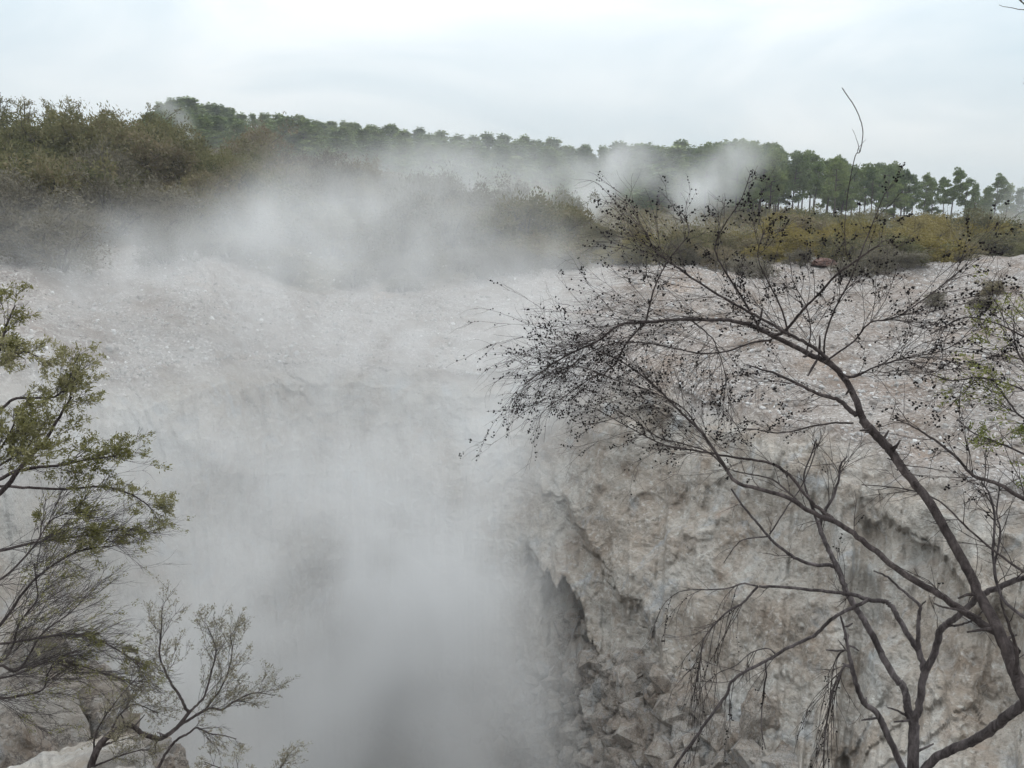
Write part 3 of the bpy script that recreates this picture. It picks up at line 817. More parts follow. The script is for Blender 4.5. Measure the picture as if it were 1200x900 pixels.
# ragged taller shrubs on the left crest
def ragged(px, r, ytop, lean, label):
    p = ar(D_(px), r); h = zpx(px, ytop, r) - p[2]
    root = empty("ragged_tree", p, label, "tree")
    tr, cr = MB(), MB(); C = []
    for i in range(5):
        a = rng.uniform(0, 6.28); e = np.array([lean * h * rng.uniform(.2, .9) + .3 * math.cos(a), .5 * math.sin(a), h * rng.uniform(.7, 1.0)])
        Q = catmull([np.array([0, 0, -.3]), e * [.35, .5, .6], e], 6); tube(tr, Q, np.linspace(.06, .015, len(Q)), 5)
        for j in range(6):
            b = Q[int(rng.integers(6, len(Q)))]; e2 = b + np.array([rng.normal(lean * .5, .35), rng.normal(0, .3), rng.uniform(.05, .45)])
            tube(tr, [b, e2], [.02, .008], 3); C += [b + (e2 - b) * f for f in np.linspace(.3, 1.05, 8)]
    C = np.repeat(np.array(C), 4, 0) + rng.normal(0, .07, (len(C) * 4, 3))
    leaves(cr, C, rng.normal(0, .5, C.shape) + [lean, 0, .4], .13, .05)
    tr.build("trunk", M_STEM, root); cr.build("crown", M_LEAF_GREEN, root)
for a in [(8, 57, 96, .1, "ragged tree topping the left hill at the left picture edge"), (32, 58, 105, .2, "small wispy tree on the left hill crest near the picture edge"), (128, 57, 112, -.4, "wind bent tree leaning left on the hill crest"), (150, 58, 116, .3, "ragged shrub between the two leaning trees on the hill crest"), (182, 57, 120, .7, "wind bent tree leaning right on the hill crest beside the small puff of steam"), (92, 58, 112, 0, "thin wispy shrub on the hill crest left of the leaning trees"), (62, 58, 110, .1, "thin bare topped shrub on the hill crest")]:
    ragged(a[0], a[1], a[2] + 9, *a[3:])
# boardwalk
bw = empty("boardwalk", (pa[0][0], pa[0][1], pz), "grey boardwalk strip behind the white brow at the far right", "boardwalk")
dm, sm_ = MB(), MB()
P0, P1 = pa[0] * [1, 1, 0], pa[-1] * [1, 1, 0]; dirv = (P1 - P0) / np.linalg.norm(P1 - P0); nrm = np.array([-dirv[1], dirv[0], 0])
def box(mb, c, ax, ay, hx, hy, hz):
    V = [c + ax * sx * hx + ay * sy * hy + np.array([0, 0, sz * hz]) for sz in (-1, 1) for sy in (-1, 1) for sx in (-1, 1)]
    mb.add(V, [(0, 2, 3, 1), (4, 5, 7, 6), (0, 1, 5, 4), (2, 6, 7, 3), (0, 4, 6, 2), (1, 3, 7, 5)])
Lw = np.linalg.norm(P1 - P0)
for i in range(int(Lw / .16)):
    box(dm, P0 + dirv * (.16 * i + .08) + np.array([0, 0, pz]), dirv, nrm, .074, .7, .02)
m_bw, ntb, outb = mat("weathered_board"); gmb_ = N(ntb, "ShaderNodeNewGeometry"); rb = ramp(ntb, gmb_.outputs["Random Per Island"], [(0, (.22, .21, .21)), (1, (.38, .37, .37))]); bb = N(ntb, "ShaderNodeBsdfPrincipled"); bb.inputs["Roughness"].default_value = .85
ntb.links.new(rb.outputs[0], bb.inputs[0]); ntb.links.new(bb.outputs[0], outb.inputs[0])
dm.build("deck", m_bw, bw, False, (pa[0][0], pa[0][1], pz))
for sgn in (-1, 1):
    e = MB(); box(e, (P0 + P1) / 2 + nrm * .6 * sgn + np.array([0, 0, pz - .12]), dirv, nrm, Lw / 2, .04, .09); e.build("bearer", m_bw, bw, False, (pa[0][0], pa[0][1], pz))
for i in range(14):
    for sgn in (-1, 1):
        c = P0 + dirv * (Lw * (i + .5) / 14) + nrm * .6 * sgn; g_ = gz(c[0], c[1]); zt = pz - .21
        hz = max(.05, (zt - g_ + .2) / 2); e = MB(); box(e, c + np.array([0, 0, zt - hz]), dirv, nrm, .05, .05, hz); e.build("post", m_bw, bw, False, (pa[0][0], pa[0][1], pz))
# ------------------------------------------------------------------ near trees and shrubs
def wander(g, start, d, L, n, curl=0.35, lift=0.0, droop=0.0):
    d = d / np.linalg.norm(d); Q = [start]
    for i in range(n):
        d = d + g.normal(0, curl / n ** .5, 3) + np.array([0, 0, lift - droop * i / n]); d /= np.linalg.norm(d); Q.append(Q[-1] + d * L / n)
    return np.array(Q)


def twigs(g, tw, cp, lf, Q, n, L, rad, spread=0.9, lift=0.0, droop=0.0, caps=0.0, leafy=0.0, depth=1, t0=0.15, bias=None, leaf=(0.016, 0.005), kids=3, lcl=26):
    """side twigs along a limb Q; their own side twigs; capsules or leaf tufts on them"""
    T = np.gradient(Q, axis=0)
    for _ in range(n if depth < 2 or lf is not None and leafy > 0 else int(n * 1.1 + .5)):
        t = g.uniform(t0, 1.0); i = min(len(Q) - 1, int(t * (len(Q) - 1)))
        tdir = T[i] / (np.linalg.norm(T[i]) + 1e-9)
        v = g.normal(size=3); v -= tdir * (v @ tdir); v /= np.linalg.norm(v) + 1e-9
        d = tdir * g.uniform(.45, 1.0) + v * spread * g.uniform(.4, 1.0)
        if bias is not None: d = d + np.asarray(bias)
        l = L * g.uniform(.5, 1.4) * (1.15 - .4 * t)
        W = wander(g, Q[i], d, l, 7, .3, lift, droop)
        tube(tw, W, np.linspace(rad, rad * .45, len(W)), 4 if rad > .0022 else 3)
        if depth > 0:
            twigs(g, tw, cp, lf, W, kids, L * .55, rad * .68, spread, lift, droop, caps, leafy, depth - 1, .2, bias, leaf, kids, lcl)
        if cp is not None and g.random() < caps:
            W2 = np.vstack([W[:-1] + (W[1:] - W[:-1]) * f for f in (0, .33, .66)])
            a = g.uniform(.1, .5); m = int(g.integers(2, 8))
            tt = g.uniform(a, min(1, a + .75), m); ii = np.clip((tt * (len(W) - 1)), 0, len(W) - 1.001); k0 = ii.astype(int); f = (ii - k0)[:, None]
            C = W[k0] * (1 - f) + W[k0 + 1] * f + g.normal(0, .005, (m, 3))
            blobs(cp, C, g.uniform(.0026, .0044, m), .15, .15)
        if lf is not None and g.random() < leafy:
            m = lcl; tt = g.uniform(.35, 1.0, m); ii = np.clip(tt * (len(W) - 1), 0, len(W) - 1.001); k0 = ii.astype(int); f = (ii - k0)[:, None]
            C = W[k0] * (1 - f) + W[k0 + 1] * f + g.normal(0, .007, (m, 3)); dd = (W[k0 + 1] - W[k0]); dd /= np.linalg.norm(dd, axis=1)[:, None] + 1e-9
            leaves(lf, C, dd * .7 + g.normal(0, .7, (m, 3)), leaf[0] * g.uniform(.6, 1.4, m), leaf[1] * g.uniform(.7, 1.3, m))


def limb(pts, sub=5, wig=0.004, seed=0, wm=0.6):
    """photo trace (px, py, range, width px) -> smooth 3-D centre line and radii with small kinks"""
    g = np.random.default_rng(seed)
    X = np.array([pt(p[0], p[1], p[2]) for p in pts]); Rd = np.array([max(0.95, wm * p[3]) / F * p[2] / 2 for p in pts])
    Q = catmull(X, sub); t = np.linspace(0, len(pts) - 1, len(Q)); Rq = np.interp(t, np.arange(len(pts)), Rd)
    Q[1:-1] += g.normal(0, wig, (len(Q) - 2, 3)) * np.minimum(1, Rq[1:-1, None] / .01)
    return Q, Rq


def depth_line(xy, w, r0, r1, bulge=0.0):
    """give a traced line a run of ranges and widths"""
    n = len(xy); t = np.linspace(0, 1, n)
    return [(x, y, r0 + (r1 - r0) * a + bulge * math.sin(math.pi * a), w[0] + (w[1] - w[0]) * a) for (x, y), a in zip(xy, t)]


def near_tree(name, label, cat, base, trunk, limbs, bark, twigmat, leafmat=None, seed=1, wm=0.6):
    """trunk: list of traces joined into one part; limbs: [(trace, twig settings)] each its own branch part"""
    g = np.random.default_rng(seed)
    root = empty(name, base, label, cat); org = np.asarray(base, float)
    mb = MB()
    for tr in trunk:
        Q, Rq = limb(tr, 7, .0012, seed, wm); tube(mb, Q, Rq, 10, .018)
        for _ in range(9):                                   # broken spurs of dead side shoots
            i = int(g.integers(len(Q) // 3, len(Q) - 2)); d = np.cross(Q[i + 1] - Q[i], g.normal(size=3)); d /= np.linalg.norm(d) + 1e-9
            e = Q[i] + d * (Rq[i] + g.uniform(.02, .09)) + (Q[i + 1] - Q[i]) * g.uniform(.2, 1.0)
            tube(mb, [Q[i], (Q[i] + e) / 2 + g.normal(0, .004, 3), e], [min(.008, Rq[i] * .4), .005, .003], 5)
    mb.build("trunk", bark, root, origin=org)
    for i, (tr, tw) in enumerate(limbs):
        Q, Rq = limb(tr, 6, .0018, seed * 37 + i, wm)
        bm_ = MB(); tube(bm_, Q, Rq, 8 if Rq[0] > .008 else 5, .03)
        b = bm_.build("branch", tw.pop("bark", bark), root, origin=org)
        if tw:
            a, c, l = MB(), MB(), MB()
            reps = tw.pop("sets", None) or [tw]
            for q_ in reps: twigs(g, a, c, l if leafmat else None, Q, **q_)
            if a.n: a.build("twig_sprays", twigmat, b, origin=org)
            if c.n: o = c.build("seed_clumps", M_CAPS, b, origin=org)
            if l.n: l.build("leaves", leafmat, b, smooth=False, origin=org)
    return root


DL = depth_line
SEED = dict(rad=.0014, caps=.26, depth=2, kids=3)
# --- the dark bare tree leaning in from the right, hung with seed capsules
bx = pt(1290, 1010, 2.75); bx = np.array([bx[0], bx[1], gz_near(bx[0], bx[1])])
d0 = pt(1290, 1010, 2.75)
trunk_dark = [[(1310, 1150, 2.7, 44), (1275, 980, 2.75, 38), (1235, 890, 2.8, 33), (1203, 818, 2.85, 30), (1187, 782, 2.88, 28), (1172, 742, 2.9, 25), (1148, 697, 2.95, 22), (1130, 660, 2.98, 21), (1110, 625, 3.0, 20), (1090, 590, 3.03, 20), (1062, 554, 3.07, 19), (1045, 530, 3.1, 20), (1028, 511, 3.12, 20), (1010, 492, 3.14, 19)],
              [(1028, 511, 3.12, 17), (1012, 492, 3.14, 16), (1004, 470, 3.16, 15), (992, 447, 3.18, 14), (975, 428, 3.2, 13), (945, 413, 3.23, 12), (911, 396, 3.26, 11), (878, 380, 3.28, 10)]]
dark_limbs = [
    (DL([(878, 380), (855, 376), (831, 374.5), (790, 375), (760, 377.5), (726, 381), (700, 400), (667, 415), (640, 432), (615, 450)], (10, 2.5), 3.28, 3.45), dict(sets=[dict(n=26, L=.42, bias=(-.35, 0, .0), lift=-.03, **SEED), dict(n=10, L=.34, bias=(-.3, 0, .3), lift=.0, **SEED), dict(n=14, L=.33, bias=(-.5, 0, -.45), droop=.15, **SEED)])),
    (DL([(990, 444), (968, 419), (945, 402), (920, 389), (890, 372), (850, 350), (810, 325), (775, 300), (765, 290), (758, 272)], (10, 2), 3.22, 3.05), dict(sets=[dict(n=24, L=.30, bias=(-.35, 0, .1), **SEED), dict(n=10, L=.3, bias=(-.5, 0, .0), **SEED)])),
    (DL([(900, 392), (915, 391), (927, 380), (940, 364), (962, 342), (980, 322), (1000, 308), (1019, 294), (1030, 288)], (8, 3), 3.24, 3.0), dict(n=9, L=.2, bias=(0, 0, .0), **SEED)),
    (DL([(966, 424), (966, 400), (972, 378), (982, 355), (995, 331), (1006, 304), (1019, 271), (1030, 243), (1037, 226)], (5, 2), 3.22, 3.05), dict(n=8, L=.14, bias=(0, 0, .1), **SEED)),
    (DL([(1000, 310), (992, 297), (990, 270), (993, 230), (1002, 184), (1008, 177), (1011, 152), (1003, 128), (987, 103)], (2.2, .9), 3.05, 2.95), dict(n=4, L=.09, bias=(0, 0, .3), t0=.15, rad=.0013, caps=.6, depth=0)),
    (DL([(1004, 487), (992, 477), (983, 469), (960, 462), (935, 450), (910, 438), (890, 432), (875, 427)], (12, 3), 3.15, 3.3), dict(n=10, L=.22, bias=(-.3, 0, -.1), **SEED)),
    (DL([(1000, 496), (975, 496), (950, 500), (925, 506), (905, 507), (885, 503), (865, 500), (850, 478)], (5, 1.8), 3.14, 3.3), dict(n=8, L=.2, bias=(-.2, 0, 0), **SEED)),
    (DL([(905, 398), (880, 402), (850, 412), (820, 414), (790, 408), (765, 403), (720, 402), (680, 420), (660, 440)], (5, 2), 3.27, 3.4), dict(n=22, L=.34, bias=(-.4, 0, -.2), droop=.1, **SEED)),
    (DL([(757, 378), (762, 355), (768, 335), (780, 310), (795, 290), (808, 272), (800, 250)], (5, 1.5), 3.36, 3.2), dict(n=12, L=.2, bias=(-.25, 0, .05), **SEED)),
    (DL([(756, 378), (740, 395), (728, 412), (718, 430), (690, 445), (665, 462), (640, 478)], (5, 1.5), 3.36, 3.5), dict(n=16, L=.3, bias=(-.4, 0, -.2), droop=.15, **SEED)),
    (DL([(890, 385), (870, 350), (850, 318), (838, 290), (850, 262), (868, 235), (879, 205)], (6, 1.5), 3.26, 3.05), dict(n=12, L=.16, bias=(-.1, 0, .1), **SEED)),
    (DL([(925, 395), (915, 360), (900, 330), (888, 300), (896, 270)], (5, 1.5), 3.23, 3.1), dict(n=10, L=.2, bias=(0, 0, .05), **SEED)),
    (DL([(945, 413), (950, 390), (945, 360), (930, 330), (925, 300)], (4, 1.5), 3.22, 3.3), dict(n=8, L=.2, bias=(0, 0, .0), **SEED)),
    (DL([(985, 437), (1000, 442), (1025, 430), (1060, 420), (1100, 412), (1130, 398)], (5, 2), 3.18, 3.0), dict(n=24, L=.3, bias=(.2, 0, .1), **SEED)),
    (DL([(965, 425), (1000, 400), (1020, 378), (1050, 372), (1090, 345), (1120, 322)], (5, 1.5), 3.19, 3.05), dict(n=22, L=.28, bias=(.2, 0, .2), **SEED)),
    (DL([(1040, 665 - 128), (1060, 545), (1085, 548), (1110, 553)], (3, 1.5), 3.1, 3.0), dict(n=3, L=.1, rad=.0015, caps=.1, depth=0)),
    (DL([(810, 375), (830, 392), (838, 402), (850, 440), (848, 470)], (4, 1.4), 3.32, 3.4), dict(n=12, L=.25, bias=(-.2, 0, -.3), droop=.15, **SEED)),
    # long low limb
    (DL([(1192, 765), (1180, 752), (1160, 737), (1130, 717), (1100, 697), (1050, 665), (1015, 637), (985, 615), (950, 600), (920, 582), (865, 566), (850, 547), (825, 510), (800, 485), (765, 450), (730, 425), (690, 405)], (20, 2.5), 2.9, 3.5), dict(sets=[dict(n=26, L=.34, t0=.72, bias=(-.3, 0, .05), **SEED), dict(n=8, L=.16, t0=.2, rad=.002, caps=.1, depth=1)])),
    (DL([(985, 616), (965, 600), (950, 587), (925, 557), (900, 542), (860, 536), (815, 528), (780, 522), (745, 505), (700, 480)], (10, 2), 3.28, 3.5), dict(n=18, L=.3, t0=.4, bias=(-.3, 0, 0), **SEED)),
    (DL([(945, 597), (925, 578), (905, 562), (880, 556), (860, 552)], (6, 3), 3.32, 3.4), dict(n=5, L=.15, rad=.0018, caps=.3, depth=1)),
    (DL([(850, 548), (830, 530), (800, 520), (770, 512), (740, 490), (715, 478)], (5, 2), 3.4, 3.55), dict(n=16, L=.28, bias=(-.4, 0, -.1), **SEED)),
    (DL([(825, 512), (800, 478), (760, 458), (720, 445), (680, 430), (650, 432)], (4, 2), 3.42, 3.55), dict(n=20, L=.3, bias=(-.4, 0, -.05), **SEED)),
    (DL([(1150, 725), (1125, 715), (1107, 712), (1094, 707)], (7, 4), 2.93, 2.9), {}),
    (DL([(1190, 790), (1192, 765), (1183, 735), (1176, 714), (1172, 700)], (9, 4), 2.86, 2.8), dict(n=3, L=.12, rad=.0018, depth=0)),
]
near_tree("bare_tree", "dark bare tree leaning in from the right with twigs full of black seed capsules", "tree", bx, trunk_dark, dark_limbs, M_BARK_DARK, M_TWIG, None, 7, 0.47)

# --- grey forked dead tree in front of the cliff
gb = pt(1070, 1120, 3.35); gb[2] = gz_near(gb[0], gb[1])
G1 = [(1072, 1250, 3.3, 26), (1070, 1000, 3.33, 24), (1070, 900, 3.35, 21), (1071, 855, 3.36, 19), (1069, 838, 3.37, 17)]
TW0 = dict(rad=.0018, caps=.05, depth=1)
HANG = dict(rad=.0018, caps=.25, depth=1, droop=.35, bias=(-.1, 0, -.9), spread=.4)
grey_limbs = [
    (DL([(1069, 845), (1063, 825), (1060, 806), (1050, 795), (1035, 770), (1020, 740), (1005, 715), (990, 690), (984, 670), (973, 648), (964, 628), (958, 610)], (15, 8), 3.36, 3.6), dict(n=6, L=.22, t0=.6, bias=(0, 0, .3), **TW0)),
    (DL([(960, 618), (966, 600), (975, 585), (983, 562), (985, 545), (993, 535)], (7, 2.5), 3.6, 3.65), dict(n=7, L=.2, bias=(0, 0, .2), **TW0)),
    (DL([(958, 612), (953, 596), (948, 582), (944, 580)], (6, 3), 3.6, 3.6), {}),
    (DL([(962, 625), (950, 590), (942, 560), (950, 535), (957, 515)], (4, 2.5), 3.6, 3.6), dict(n=8, L=.16, bias=(-.2, 0, -.1), **TW0)),
    (DL([(985, 672), (975, 663), (955, 662), (935, 655), (912, 640), (900, 628), (885, 610), (870, 592), (857, 573)], (8, 3.5), 3.58, 3.6), dict(n=4, L=.14, t0=.3, **TW0)),
    (DL([(900, 629), (885, 630), (870, 633), (860, 642), (848, 660)], (3.5, 1.5), 3.6, 3.6), dict(n=2, L=.1, rad=.0012, depth=0)),
    (DL([(902, 626), (915, 606), (925, 590), (938, 572), (952, 540), (957, 520)], (3, 1.8), 3.6, 3.55), {}),
    (DL([(1070, 846), (1076, 830), (1083, 792), (1095, 765), (1102, 740), (1112, 730), (1130, 715), (1150, 698), (1170, 688), (1200, 676), (1240, 662), (1290, 640)], (14, 8), 3.36, 3.1), dict(n=9, L=.25, t0=.35, **TW0)),
    (DL([(1111, 733), (1120, 733), (1135, 729), (1150, 718), (1152, 710)], (5, 2), 3.28, 3.2), {}),
    (DL([(1082, 795), (1081, 775), (1072, 755), (1060, 737), (1045, 711), (1036, 705), (1018, 703), (1000, 697), (985, 695), (950, 691), (915, 688), (890, 687)], (12, 5), 3.37, 3.45), dict(n=4, L=.12, t0=.4, **TW0)),
    (DL([(888, 687), (870, 684), (855, 689), (835, 691), (812, 691), (795, 694), (780, 705)], (4, 1.5), 3.45, 3.5), dict(sets=[dict(n=5, L=.28, **HANG), dict(n=3, L=.12, rad=.0013, depth=0)])),
    (DL([(888, 687), (871, 706), (852, 717), (833, 737), (824, 752), (820, 777), (817, 799)], (5, 2.2), 3.45, 3.5), dict(sets=[dict(n=16, L=.38, **HANG), dict(n=5, L=.2, bias=(-.6, 0, -.3), **TW0)])),
    (DL([(1018, 703), (1002, 711), (977, 724), (953, 745), (924, 759), (900, 773), (881, 783), (857, 799), (852, 813), (833, 839), (812, 868), (790, 900), (775, 925)], (7, 6), 3.4, 3.4), dict(sets=[dict(n=12, L=.3, t0=.45, **HANG), dict(n=5, L=.25, t0=.35, bias=(-.6, 0, 0), **TW0)])),
    (DL([(897, 775), (898, 790), (895, 810), (892, 848), (897, 878)], (4, 2), 3.42, 3.4), dict(n=4, L=.12, **HANG)),
    (DL([(910, 768), (900, 760), (880, 765), (862, 780), (840, 790), (815, 812)], (3, 1.2), 3.4, 3.45), dict(n=4, L=.16, **HANG)),
    (DL([(1077, 760), (1076, 740), (1077, 722), (1078, 710), (1067, 700), (1053, 688), (1040, 676), (1024, 669)], (8, 3), 3.37, 3.3), {}),
    (DL([(1078, 711), (1085, 704)], (3, 2), 3.33, 3.3), {}),
    (DL([(1064, 840), (1052, 833), (1040, 829)], (6, 2.5), 3.37, 3.3), {}),
    (DL([(1072, 915), (1095, 890), (1120, 876), (1145, 866), (1165, 852), (1182, 838), (1205, 820), (1235, 800)], (15, 18), 3.33, 2.95), {}),
]
near_tree("dead_tree", "grey forked dead tree with a split trunk standing before the cliff, at the lower right", "tree", gb, [G1], grey_limbs, M_BARK_GREY, M_TWIG, None, 9, 0.60)
# --- slim weathered stem left of the grey fork
sb = pt(1066, 1100, 3.5); sb[2] = gz_near(sb[0], sb[1])
near_tree("dead_sapling", "slim pale weathered dead stem with hanging dark twigs, left of the grey forked tree", "tree", sb,
          [[(1085, 1150, 3.5, 13), (1066, 930, 3.5, 13), (1057, 900, 3.5, 12), (1045, 872, 3.5, 12), (1035, 850, 3.5, 12), (1027, 835, 3.5, 11), (1012, 823, 3.5, 10), (1003, 800, 3.5, 9), (998, 780, 3.5, 8), (994, 762, 3.5, 6), (990, 740, 3.5, 5), (985, 722, 3.5, 3)]],
          [(DL([(1000, 785), (990, 780), (984, 792), (976, 810), (970, 840), (966, 870), (965, 905)], (5, 2.5), 3.5, 3.45), dict(sets=[dict(n=14, L=.4, **HANG), dict(n=4, L=.2, bias=(-.4, 0, -.6), **TW0)])),
           (DL([(990, 762), (982, 768), (976, 785), (972, 820)], (3, 1.5), 3.5, 3.5), dict(n=5, L=.25, **HANG)),
           (DL([(994, 765), (988, 757), (982, 750)], (3, 1.5), 3.5, 3.5), {})], M_BARK_GREY, M_TWIG, None, 12, 0.62)
# --- living shrub at the right edge
rb_ = pt(1330, 900, 3.0); rb_[2] = gz_near(rb_[0], rb_[1])
LF = dict(rad=.0016, caps=.05, depth=2, kids=2, leafy=.5, leaf=(.014, .005), lcl=22)
near_tree("manuka_shrub", "thin stemmed shrub with fresh green sprigs reaching in at the right picture edge", "shrub", rb_,
          [[(1420, 1150, 2.9, 16), (1350, 900, 3.0, 15), (1320, 700, 3.0, 13), (1290, 560, 3.0, 11), (1280, 430, 3.0, 9), (1275, 250, 3.0, 7), (1265, 60, 3.0, 6), (1240, -80, 3.0, 4)]],
          [(DL([(1310, 650), (1260, 610), (1200, 585), (1170, 567), (1140, 557), (1120, 535), (1090, 512), (1070, 500), (1050, 491)], (9, 2), 3.0, 3.0), dict(n=14, L=.2, rad=.0018, caps=.3, depth=1)),
           (DL([(1290, 580), (1240, 555), (1200, 532), (1165, 517), (1140, 507), (1122, 491)], (5, 2), 3.0, 3.05), dict(n=7, L=.12, **LF)),
           (DL([(1285, 470), (1240, 450), (1205, 430), (1190, 405), (1188, 380)], (5, 2), 3.0, 3.1), dict(n=9, L=.2, bias=(-.2, 0, .2), **LF)),
           (DL([(1285, 500), (1240, 500), (1200, 490), (1185, 475), (1172, 455)], (5, 2), 3.0, 3.1), dict(n=9, L=.2, bias=(-.3, 0, 0), **LF)),
           (DL([(1310, 720), (1250, 690), (1200, 670), (1165, 645), (1135, 620), (1100, 587), (1060, 573), (1010, 568)], (6, 1.8), 3.05, 3.1), dict(n=9, L=.2, **TW0)),
           (DL([(1320, 760), (1230, 740), (1185, 712), (1170, 690), (1164, 650), (1166, 610), (1160, 580), (1150, 565)], (7, 3), 3.1, 3.2), dict(n=9, L=.18, **TW0) | dict(bark=M_BARK_GREY)),
           (DL([(1166, 660), (1172, 625), (1168, 600), (1172, 570)], (4, 2), 3.2, 3.25), dict(n=6, L=.12, **TW0) | dict(bark=M_BARK_GREY)),
           (DL([(1280, 440), (1240, 415), (1200, 395), (1170, 380), (1130, 372), (1090, 392)], (4, 1.6), 3.0, 3.05), dict(n=8, L=.22, **(SEED | dict(caps=.2)))),
           (DL([(1290, 560), (1230, 480), (1195, 455), (1150, 443), (1115, 446), (1095, 440)], (4, 1.6), 3.0, 3.05), dict(n=7, L=.2, **(SEED | dict(caps=.2)))),
           (DL([(1262, 30), (1235, 20), (1210, 12), (1195, 0), (1180, -12)], (3, 1.5), 3.0, 3.0), dict(n=5, L=.1, **(LF | dict(leafy=.2, depth=0)))),
           (DL([(1270, 120), (1240, 95), (1215, 85), (1200, 92)], (3, 1.3), 3.0, 3.0), dict(n=4, L=.08, **(LF | dict(leafy=.3, depth=0))))],
          M_BARK_DARK, M_TWIG, M_LEAF_FRESH, 14)

# --- leafy manuka at the left edge
lb_ = pt(-150, 900, 4.3); lb_[2] = gz_near(lb_[0], lb_[1])
LL = dict(rad=.0016, depth=2, kids=3, leafy=.46, leaf=(.017, .006), lcl=26, spread=.8)
LB = dict(rad=.0016, depth=2, kids=4, leafy=.08, leaf=(.016, .005), lcl=16, spread=.6)
left_limbs = [
    (DL([(-90, 690), (-45, 610), (0, 578), (33, 537), (52, 518), (73, 483), (84, 465)], (11, 3), 4.3, 4.2), dict(n=18, L=0.223, t0=.35, bias=(.2, 0, .3), **LL)),
    (DL([(-80, 660), (-40, 590), (10, 556), (43, 548), (72, 545), (100, 539), (125, 536), (143, 532)], (8, 2), 4.3, 4.3), dict(n=20, L=0.211, t0=.3, bias=(.3, 0, .15), **LL)),
    (DL([(-80, 640), (-30, 575), (0, 570), (40, 572), (83, 573), (120, 570), (150, 578), (168, 588), (178, 597)], (6, 2), 4.3, 4.4), dict(n=13, L=0.137, t0=.45, bias=(.3, 0, .05), **LL)),
    (DL([(-80, 560), (-40, 500), (0, 480), (20, 467), (63, 465), (78, 452), (88, 440)], (7, 2), 4.2, 4.1), dict(n=15, L=0.161, t0=.3, bias=(.2, 0, .2), **LL)),
    (DL([(-80, 540), (-40, 450), (-12, 425), (0, 407), (7, 383), (14, 366), (18, 358)], (7, 2), 4.2, 4.1), dict(n=11, L=0.124, t0=.3, bias=(.1, 0, .3), **LL)),
    (DL([(-60, 560), (-20, 440), (0, 425), (25, 412), (45, 418)], (6, 2), 4.2, 4.0), dict(n=11, L=0.124, t0=.3, bias=(.2, 0, .1), **LL)),
    (DL([(-90, 690), (-30, 650), (0, 645), (33, 637), (60, 633), (83, 630), (115, 625), (143, 619)], (7, 2), 4.3, 4.4), dict(sets=[dict(n=15, L=0.161, t0=.4, bias=(.35, 0, .05), **LL), dict(n=13, L=0.319, t0=.1, bias=(.3, 0, -.1), **LB)])),
    (DL([(-80, 790), (-30, 755), (0, 733), (33, 687), (60, 664), (83, 650), (110, 642), (132, 640)], (6, 1.8), 4.3, 4.5), dict(sets=[dict(n=27, L=0.374, t0=.1, bias=(.35, 0, .15), **LB), dict(n=5, L=0.111, t0=.6, bias=(.3, 0, 0), **LL)])),
    (DL([(-60, 800), (-20, 785), (10, 767), (23, 730), (43, 703), (42, 680), (40, 660)], (5, 1.8), 4.4, 4.4), dict(n=27, L=0.337, t0=.1, bias=(.35, 0, .2), **LB)),
    (DL([(-60, 820), (-20, 795), (0, 780), (17, 787), (30, 775), (50, 742), (80, 720), (100, 700)], (6, 1.8), 4.5, 4.6), dict(n=29, L=0.319, t0=.1, bias=(.35, 0, .15), **LB)),
    (DL([(-60, 830), (-20, 815), (0, 818), (25, 815), (50, 808), (56, 790), (70, 770), (100, 760)], (6, 1.6), 4.6, 4.7), dict(n=32, L=0.319, t0=.1, bias=(.4, 0, .05), **LB)),
    (DL([(-40, 760), (20, 752), (60, 745), (85, 743), (110, 748), (130, 757), (148, 768), (168, 785)], (5, 1.5), 4.5, 4.6), dict(sets=[dict(n=25, L=0.263, bias=(.4, 0, -.1), **LB), dict(n=5, L=0.081, t0=.45, bias=(.2, 0, 0), **LL)])),
    (DL([(-30, 800), (20, 790), (60, 775), (100, 782), (140, 795), (175, 800)], (4, 1.4), 4.6, 4.8), dict(n=29, L=0.281, bias=(.4, 0, -.05), **LB)),
    (DL([(-70, 720), (-20, 690), (10, 672), (40, 640), (60, 610), (90, 598)], (5, 1.5), 4.2, 4.2), dict(sets=[dict(n=23, L=0.319, bias=(.3, 0, .1), **LB), dict(n=5, L=0.111, t0=.6, **LL)])),
    (DL([(-70, 640), (-30, 585), (-5, 535), (15, 500), (20, 480)], (6, 1.6), 4.1, 4.0), dict(n=17, L=0.155, t0=.3, bias=(.2, 0, .2), **LL)),
    (DL([(-80, 610), (-35, 560), (0, 545), (20, 530), (30, 510)], (6, 1.6), 4.1, 4.0), dict(n=17, L=0.155, t0=.3, bias=(.2, 0, .1), **LL)),
]
near_tree("manuka_shrub", "leafy green manuka shrub fanning in from the left picture edge above the rocks", "shrub", lb_,
          [[(-175, 1050, 4.3, 30), (-150, 900, 4.3, 26), (-125, 790, 4.3, 22), (-90, 690, 4.3, 17), (-80, 620, 4.25, 12), (-75, 540, 4.2, 8)], [(-125, 790, 4.3, 18), (-70, 815, 4.5, 13), (-40, 810, 4.6, 8)]],
          left_limbs, M_BARK_DARK, M_TWIG_PALE, M_LEAF_NEAR, 21)
